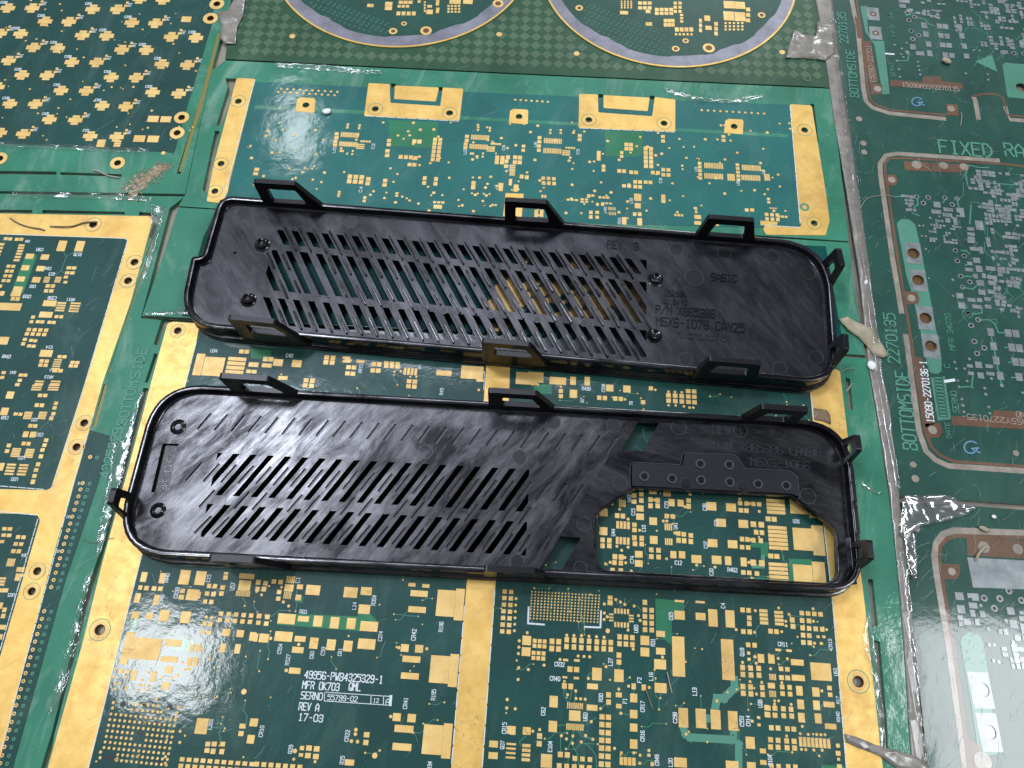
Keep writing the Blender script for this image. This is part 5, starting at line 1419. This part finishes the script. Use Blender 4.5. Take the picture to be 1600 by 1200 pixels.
# label pit with rough floor
mb = MB(); mb.plate(offset(orient(label_pit, True), -.02), [], 3.8, 4.1); mb.build('date_stamp_recess', pl_mark, L)
mb = MB(); rn = random.Random(4)
q0, q1, q2, q3 = label_pit
for k in range(5):
    c = q0.lerp(q3, (k + .5) / 5).lerp(q1.lerp(q2, (k + .5) / 5), .58)
    mb.ring(c, 1.0, 1.25, 4.05, 4.26, 18)
for k in range(60):
    f, g = rn.random(), rn.random()
    c = q0.lerp(q3, f).lerp(q1.lerp(q2, f), .1 + .8 * g)
    mb.disc(c, rn.uniform(.08, .25), 4.05, 4.1 + rn.uniform(.03, .12), 6)
mb.build('stamp_dials', pl_rim, L, kind='stuff')
sl = .075
def emb2(t, x, y, w, cap, st=.13):
    global ZF1
    keep = ZF1; ZF1 = ZB
    embossed(L, t, x, y, w, cap, sl, pl_faint, st, None, .22)
    ZF1 = keep
emb2('REV', 1113, 670.5, 30, 13)
emb2('1', 1153, 673, 9, 11)
emb2('P/N X865386 CAV28', 1115, 695.5, 168, 13)
emb2('MSXS-1066', 1172, 721, 94, 12)
cen = mm(760, 765, 0)
c4 = clip_px(L, cen, (362.5, 604), (471, 611), (355, 584), top=(.0, .68), hole=[(.2, .2), (.80, .2), (.62, .72), (.2, .72)])
c5 = clip_px(L, cen, (764, 627), (871, 633.5), (770, 606.5), top=(.0, .68), hole=[(.2, .2), (.76, .2), (.62, .72), (.2, .72)])
c6 = clip_px(L, cen, (1155.6, 649.5), (1242, 655), (1178, 630.6), top=(.18, 1.0), hole=[(.24, .2), (.8, .2), (.8, .72), (.36, .72)])
clip_px(L, cen, (341, 881), (447, 886), None, zb=2.8, h=14.5, top=(.0, .66), hole=[(.2, .42), (.76, .42), (.60, .8), (.2, .8)])
clip_px(L, cen, (757, 897), (864, 902), None, zb=2.8, h=14.5, top=(.0, .72), hole=[(.2, .42), (.78, .42), (.62, .8), (.2, .8)])
clip_px(L, cen, (199, 768), (187, 812), None, zb=3.5, h=14.5, top=(.10, .66), hole=HS)
clip_px(L, cen, (1325, 683), (1331, 727), None, zb=3.0, h=13.5, top=(.16, .72), hole=[(.26, .3), (.74, .3), (.66, .74), (.34, .74)])
clip_px(L, cen, (1343, 845), (1348, 893), None, zb=3.0, h=13.5, top=(.10, .72), hole=[(.22, .3), (.62, .3), (.6, .7), (.26, .7)])
# blocks and latch pieces along the right and near sides of the opening
for p in ((1215, 917, 60, 2.0), (1130, 909.5, 26, 1.6), (1085, 905, 22, 1.6)):
    c = mm(p[0], p[1], 5); u = (mm(p[0] + 10, p[1] + .6, 5) - c).normalized()
    mb = MB(); mb.box(c, u, p[2] / 4.7, p[3], ZF1 - .5, 7.0); bevel(mb.build('stop_block', pl_rim, L), .2)
c = mm(1325, 878, 3.2); u = (mm(1328, 910, 3.2) - mm(1321, 845, 3.2)).normalized()
mb = MB(); mb.box(c, u, 15, 1.0, ZB - .1, 7.0); bevel(mb.build('inner_rib', pl_rim, L), .25)
for (x, y, w) in ((1331, 742, 7), (1334, 770, 8), (1336.5, 800, 6), (1339, 822, 6)):
    c = mm(x, y, ZR); u = (mm(x + 2.5, y + 26, ZR) - c).normalized()
    mb = MB(); mb.box(c, u, w * .8, 1.5, ZR - 1.5, ZR + .35); bevel(mb.build('rim_tooth', pl_rim, L), .18)
c = mm(1193, 658, Z); u = (mm(1203, 659, Z) - c).normalized()
mb = MB(); mb.box(c, u, 2.0, 2.6, ZF1 - .5, ZF1 + .03); mb.build('square_notch', pl_shade, L)
for ob in list(C.objects):
    if ob.name.split('.')[0] in ('rim_wall', 'base_flange', 'boss', 'rib'):
        shade_auto(ob, 38)
print('clip heights', [round((o.dimensions.z) / S, 1) for o in (c1, c2, c3, c4, c5, c6)])

# ------------------------------------------------------------------ tapes, film scraps and debris
def ribbon(name, m, outline, z, th, label, cat, sub=3, wav=.25, seed=1, group=None, kind=None, fold=0):
    """thin crumpled sheet with real thickness, following an outline"""
    import bmesh
    q = mms(P(outline)) if isinstance(outline, str) else outline
    q = orient(q, True)
    mb = MB(); mb.plate(q, [], z, z + th)
    o = mb.build(name, m, None)
    bm = bmesh.new(); bm.from_mesh(o.data)
    bmesh.ops.remove_doubles(bm, verts=bm.verts[:], dist=1e-7)
    for _ in range(sub):
        bmesh.ops.subdivide_edges(bm, edges=[e for e in bm.edges if e.calc_length() > 2.2 * S], cuts=1, use_grid_fill=False)
        bmesh.ops.triangulate(bm, faces=[f for f in bm.faces if len(f.verts) > 4])
    from mathutils import noise
    for v in bm.verts:
        p = Vector((v.co.x, v.co.y, seed * .01)) / S
        n1 = noise.noise(p * .16 + Vector((seed, 0, 0))); n2 = noise.noise(p * .5 + Vector((0, seed, 0)))
        v.co.z += S * wav * (abs(n1) * 1.6 + n2 * .5 + .25)
        v.co.x += S * .12 * noise.noise(p * .7); v.co.y += S * .12 * noise.noise(p * .7 + Vector((5, 5, 5)))
    bm.to_mesh(o.data); bm.free()
    o.data.polygons.foreach_set('use_smooth', [True] * len(o.data.polygons))
    return tag(o, label, cat, group, kind)
ribbon('tape_strip', tape_m, '1266,-40 1296,-40 1312,110 1327,205 1340,300 1359,430 1376,575 1390,640 1404,770 1416,880 1428,1000 1446,1200 1452,1300 1430,1300 1424,1200 1412,1010 1401,880 1388,760 1372,660 1357,575 1342,430 1322,300 1303,190 1285,60', .06, .12, 'long dull grey tape strip running down the seam beside the dark right-hand boards', 'tape', 3, .12, 2)
ribbon('tape_flap', tape_m, '1240,48 1256,56 1274,58 1276,36 1303,40 1304,84 1288,96 1277,94 1252,92 1227,92 1233,70', .12, .15, 'torn grey tape flap lifting beside the top right round board', 'tape', 3, .7, 3)
ribbon('glue_smear', beige, '1309,500 1322,497 1340,506 1360,515 1373,535 1386,557 1378,560 1364,556 1352,540 1340,528 1322,516', .1, .5, 'cream coloured peeled glue ribbon beside the upper cover right end', 'glue', 3, .6, 4)
ribbon('film_scrap', bright_film, '1407,775 1470,774 1500,783 1524,793 1505,806 1475,815 1437,822 1412,842 1402,838 1404,805', .22, .05, 'crumpled clear film scrap shining white at the seam between the two right-hand boards', 'film', 4, 2.2, 6)
ribbon('film_scrap', bright_film, '1408,820 1424,818 1430,850 1432,905 1424,906 1412,870', .22, .05, 'narrow creased clear film strip lying below the crumpled shiny scrap', 'film', 3, 1.0, 8)
ribbon('film_strip', tape_m, '1318,1146 1340,1152 1368,1164 1405,1174 1432,1182 1450,1196 1452,1215 1425,1206 1400,1200 1372,1180 1345,1170 1322,1160', .18, .1, 'torn grey film strip crossing the gold border at the lower right', 'film', 3, .5, 9)
ribbon('tape_flap', tape_m, '340,20 356,18 374,-12 384,-4 381,24 371,45 369,70 352,70 345,62 347,40', .15, .1, 'torn grey tape flap lying between the crosses board and the chequered panel', 'tape', 3, .5, 12)
ribbon('tape_patch', browntape, '1271,638 1292,641 1297,650 1298,664 1286,659 1272,656', .16, .06, 'small brown tape patch on the gold border above the lower cover', 'tape', 2, .1, 13)
ribbon('film_scrap', clear, '176,690 196,686 210,640 222,610 228,612 214,650 200,720 178,800 160,860 150,880 150,850 168,760', .1, .04, 'long creased clear film strip along the green rail left of the lower cover', 'film', 4, .8, 15)
ribbon('film_scrap', clear, '1345,1000 1356,950 1362,985 1380,1120 1386,1172 1376,1172 1362,1060', .2, .04, 'shiny clear film strip beside the gold border at the lower right', 'film', 4, .9, 16)
ribbon('film_scrap', clear, '276,492 222,497 224,490 276,484 350,488 350,494', .05, .05, 'thin wrinkled clear film edge left of the upper cover lower corner', 'film', 3, .5, 17)
ribbon('film_scrap', clear, '120,964 134,905 146,884 150,898 136,940 124,1010 104,1075 82,1120 76,1112 100,1040', .1, .04, 'bubbly clear film strip beside the lower left gold border', 'film', 4, 1.1, 18)
ribbon('film_scrap', clear, '430,98 470,100 520,103 560,108 600,112 596,118 540,115 480,110 432,106', .1, .04, 'wrinkled clear film edge along the green rail above the left gold edge connector', 'film', 3, .7, 21)
ribbon('film_scrap', clear, '1030,138 1060,142 1090,152 1140,156 1190,150 1196,154 1150,163 1100,160 1050,150', .16, .04, 'curling clear film edge above the right gold edge connector', 'film', 3, .9, 22)
ribbon('film_scrap', clear, '0,222 60,226 120,228 180,231 235,233 232,240 160,238 80,234 0,230', .16, .04, 'torn clear film edge along the bottom of the gold crosses board', 'film', 3, .6, 23)
ribbon('film_scrap', clear, '20,300 80,301 150,302 205,304 240,308 236,316 160,312 80,310 20,310', .06, .04, 'milky clear film strip across the seam above the left gold frame', 'film', 3, .6, 24)
ribbon('film_scrap', clear, '1344,752 1352,756 1366,764 1378,768 1376,774 1356,768 1342,760', .1, .04, 'small glinting clear film crease right of the lower cover', 'film', 3, 1.0, 25)
ribbon('film_scrap', clear, '238,318 262,325 252,360 240,400 230,440 222,440 232,396', .06, .04, 'glossy clear film strip on the green rail left of the upper cover', 'film', 3, .6, 26)
ribbon('film_scrap', clear, '1296,30 1306,30 1320,140 1342,300 1378,575 1406,768 1397,768 1366,575 1331,300 1308,140', .26, .04, 'long clear wrinkled film edge lying along the right side of the grey tape strip', 'film', 4, .7, 31)
ribbon('film_scrap', clear, '1404,860 1416,862 1424,960 1436,1080 1450,1196 1440,1200 1426,1080 1414,960', .26, .04, 'clear film edge along the lower end of the grey tape strip', 'film', 4, .7, 32)
def blob(name, m, px, py, rx, ry, h, label, cat, seed=1, z=.15, ang=0):
    c = mm(px, py, z)
    k = (proj(c + Vector((1, 0)), z) - proj(c, z)).length
    rnd = random.Random(seed)
    mb = MB()
    n, m_ = 12, 6
    vv = []
    ca, sa = math.cos(ang), math.sin(ang)
    for j in range(m_ + 1):
        t = math.pi * j / m_
        for i in range(n):
            a = 2 * math.pi * i / n
            w = 1 + rnd.uniform(-.14, .14)
            x, y = rx / k * math.sin(t) * math.cos(a) * w, ry / k * math.sin(t) * math.sin(a) * w
            vv.append((c.x + x * ca - y * sa, c.y + x * sa + y * ca, z + h / 2 - h / 2 * math.cos(t) * (1 if 0 < j < m_ else .95)))
    mb.add(vv, [(j * n + i, j * n + (i + 1) % n, (j + 1) * n + (i + 1) % n, (j + 1) * n + i) for j in range(m_) for i in range(n)])
    return tag(mb.build(name, m, None, True), label, cat)
blob('crumb', white, 511, 175.5, 7, 5.5, 1.2, 'white speck lying on the middle board near its small gold tab', 'crumb', 1, .15, .5)
blob('crumb', beige, 1477.5, 97, 7.5, 5, 1.6, 'pale cream grain lying among the grey pads of the upper right board', 'crumb', 2, .15, -.6)
blob('crumb', white, 1361, 572, 7, 8, 1.2, 'white glue drop on the grey seam below the cream glue ribbon', 'crumb', 3)
blob('crumb', beige, 1536, 827, 8.5, 4, 1.2, 'beige oval grain on the pale slot of the lower right board', 'crumb', 4, .15, -.4)
blob('crumb', white, 1552, 808, 4, 3.2, .8, 'tiny white speck just above the beige oval grain on the lower right board', 'crumb', 5)
def strand(name, m, pts, r, label, cat, z=.3, arch=.8):
    q = mms(P(pts), z)
    n = len(q)
    out = []
    for i in range(n - 1):
        for k in range(6):
            f = k / 6
            a, b_, c, d = q[max(i - 1, 0)], q[i], q[i + 1], q[min(i + 2, n - 1)]
            p = .5 * ((2 * b_) + (c - a) * f + (2 * a - 5 * b_ + 4 * c - d) * f * f + (3 * b_ - a - 3 * c + d) * f ** 3)
            s_ = (i + f) / (n - 1)
            out.append((p.x, p.y, z + arch * math.sin(math.pi * s_) * (.6 + .4 * math.sin(9 * s_))))
    out.append((q[-1].x, q[-1].y, z))
    mb = MB(); mb.tube(out, r)
    return tag(mb.build(name, m, None, True), label, cat)
strand('dry_stalk', fibre_m, '16,341 30,350 46,355 62,358 70,360', .28, 'short frayed brown stalk on the gold strip of the left board', 'plant stalk')
strand('dry_stalk', fibre_m, '78,354 108,355 130,349 152,347', .3, 'longer brown stalk ending in a hole on the gold strip of the left board', 'plant stalk')
strand('dry_stalk', hair_m, '145,266 158,270 172,276 186,278', .3, 'pale straw piece beside the dust clump at the upper left', 'plant stalk')
strand('hair', hair_m, '1345,325 1352,313 1366,307 1385,306 1400,309', .09, 'thin pale curved hair on the dark right-hand board', 'hair')
strand('hair', hair_m, '1434,246 1438,256 1448,263 1456,268', .08, 'fine short hair crossing the brown tabs of the right-hand board', 'hair')
strand('hair', fibre_m, '130,842 136,846 150,848 164,843 178,841', .09, 'curly brown hair beside the left clip of the lower cover', 'hair')
strand('hair', hair_m, '1315,580 1326,576 1336,576', .09, 'tiny tan hair on the green rail right of the upper cover', 'hair')
strand('splinter', hair_m, '1323,611 1328,604 1331,599', .2, 'tiny orange splinter on the green rail between the covers right ends', 'splinter')
strand('splinter', beige, '1524,876 1527,868 1536,857 1540,854', .45, 'pale bent splinter lying on the brown patch of the lower right board', 'splinter')
strand('splinter', fibre_m, '1009,1078 1014,1092 1020,1110', .22, 'thin brown fibre near the F2 lettering of the central board', 'splinter')
strand('splinter', hair_m, '1042,1050 1046,1068 1050,1084', .16, 'pale scratch-like fibre beside the tall gold pad of the central board', 'splinter')
strand('splinter', hair_m, '1501,176 1502,186 1500,197', .12, 'fine pale fibre hanging from the top right brown outline', 'splinter')
import bmesh
def clump():
    rnd = random.Random(9)
    mb = MB()
    for _ in range(420):
        t = rnd.random() ** .8
        px = 198 + 60 * t + rnd.gauss(0, 5 + 5 * (1 - t)); py = 302 - 44 * t + rnd.gauss(0, 8 * (1 - t) + 3)
        c = mm(px, py, .1); a = rnd.gauss(.6, .9); ln = rnd.uniform(.5, 2.2); z = .1 + rnd.random() ** 2 * .25
        d = Vector((math.cos(a), math.sin(a))); e = Vector((-d.y, d.x)) * rnd.uniform(-.35, .35)
        p = [(c - d * ln / 2), c + e, (c + d * ln / 2)]
        mb.tube([(p[0].x, p[0].y, z * .6), (p[1].x, p[1].y, z), (p[2].x, p[2].y, z * .7)], rnd.uniform(.05, .16), 4)
    for _ in range(90):
        t = rnd.random()
        c = mm(202 + 52 * t + rnd.gauss(0, 4), 300 - 40 * t + rnd.gauss(0, 5 * (1 - t) + 2), .1)
        r = rnd.uniform(.4, 1.0)
        q = [(c.x + r * math.cos(k) * rnd.uniform(.6, 1.2), c.y + r * math.sin(k) * rnd.uniform(.6, 1.2)) for k in (0, .8, 1.6, 2.4, 3.2, 4, 4.8, 5.5)]
        mb.prism(q, 0, .08 + rnd.random() * .12)
    return tag(mb.build('dust_clump', dust_m, None), 'matted brown dust clump at the corner where the left boards meet', 'dust')
clump()
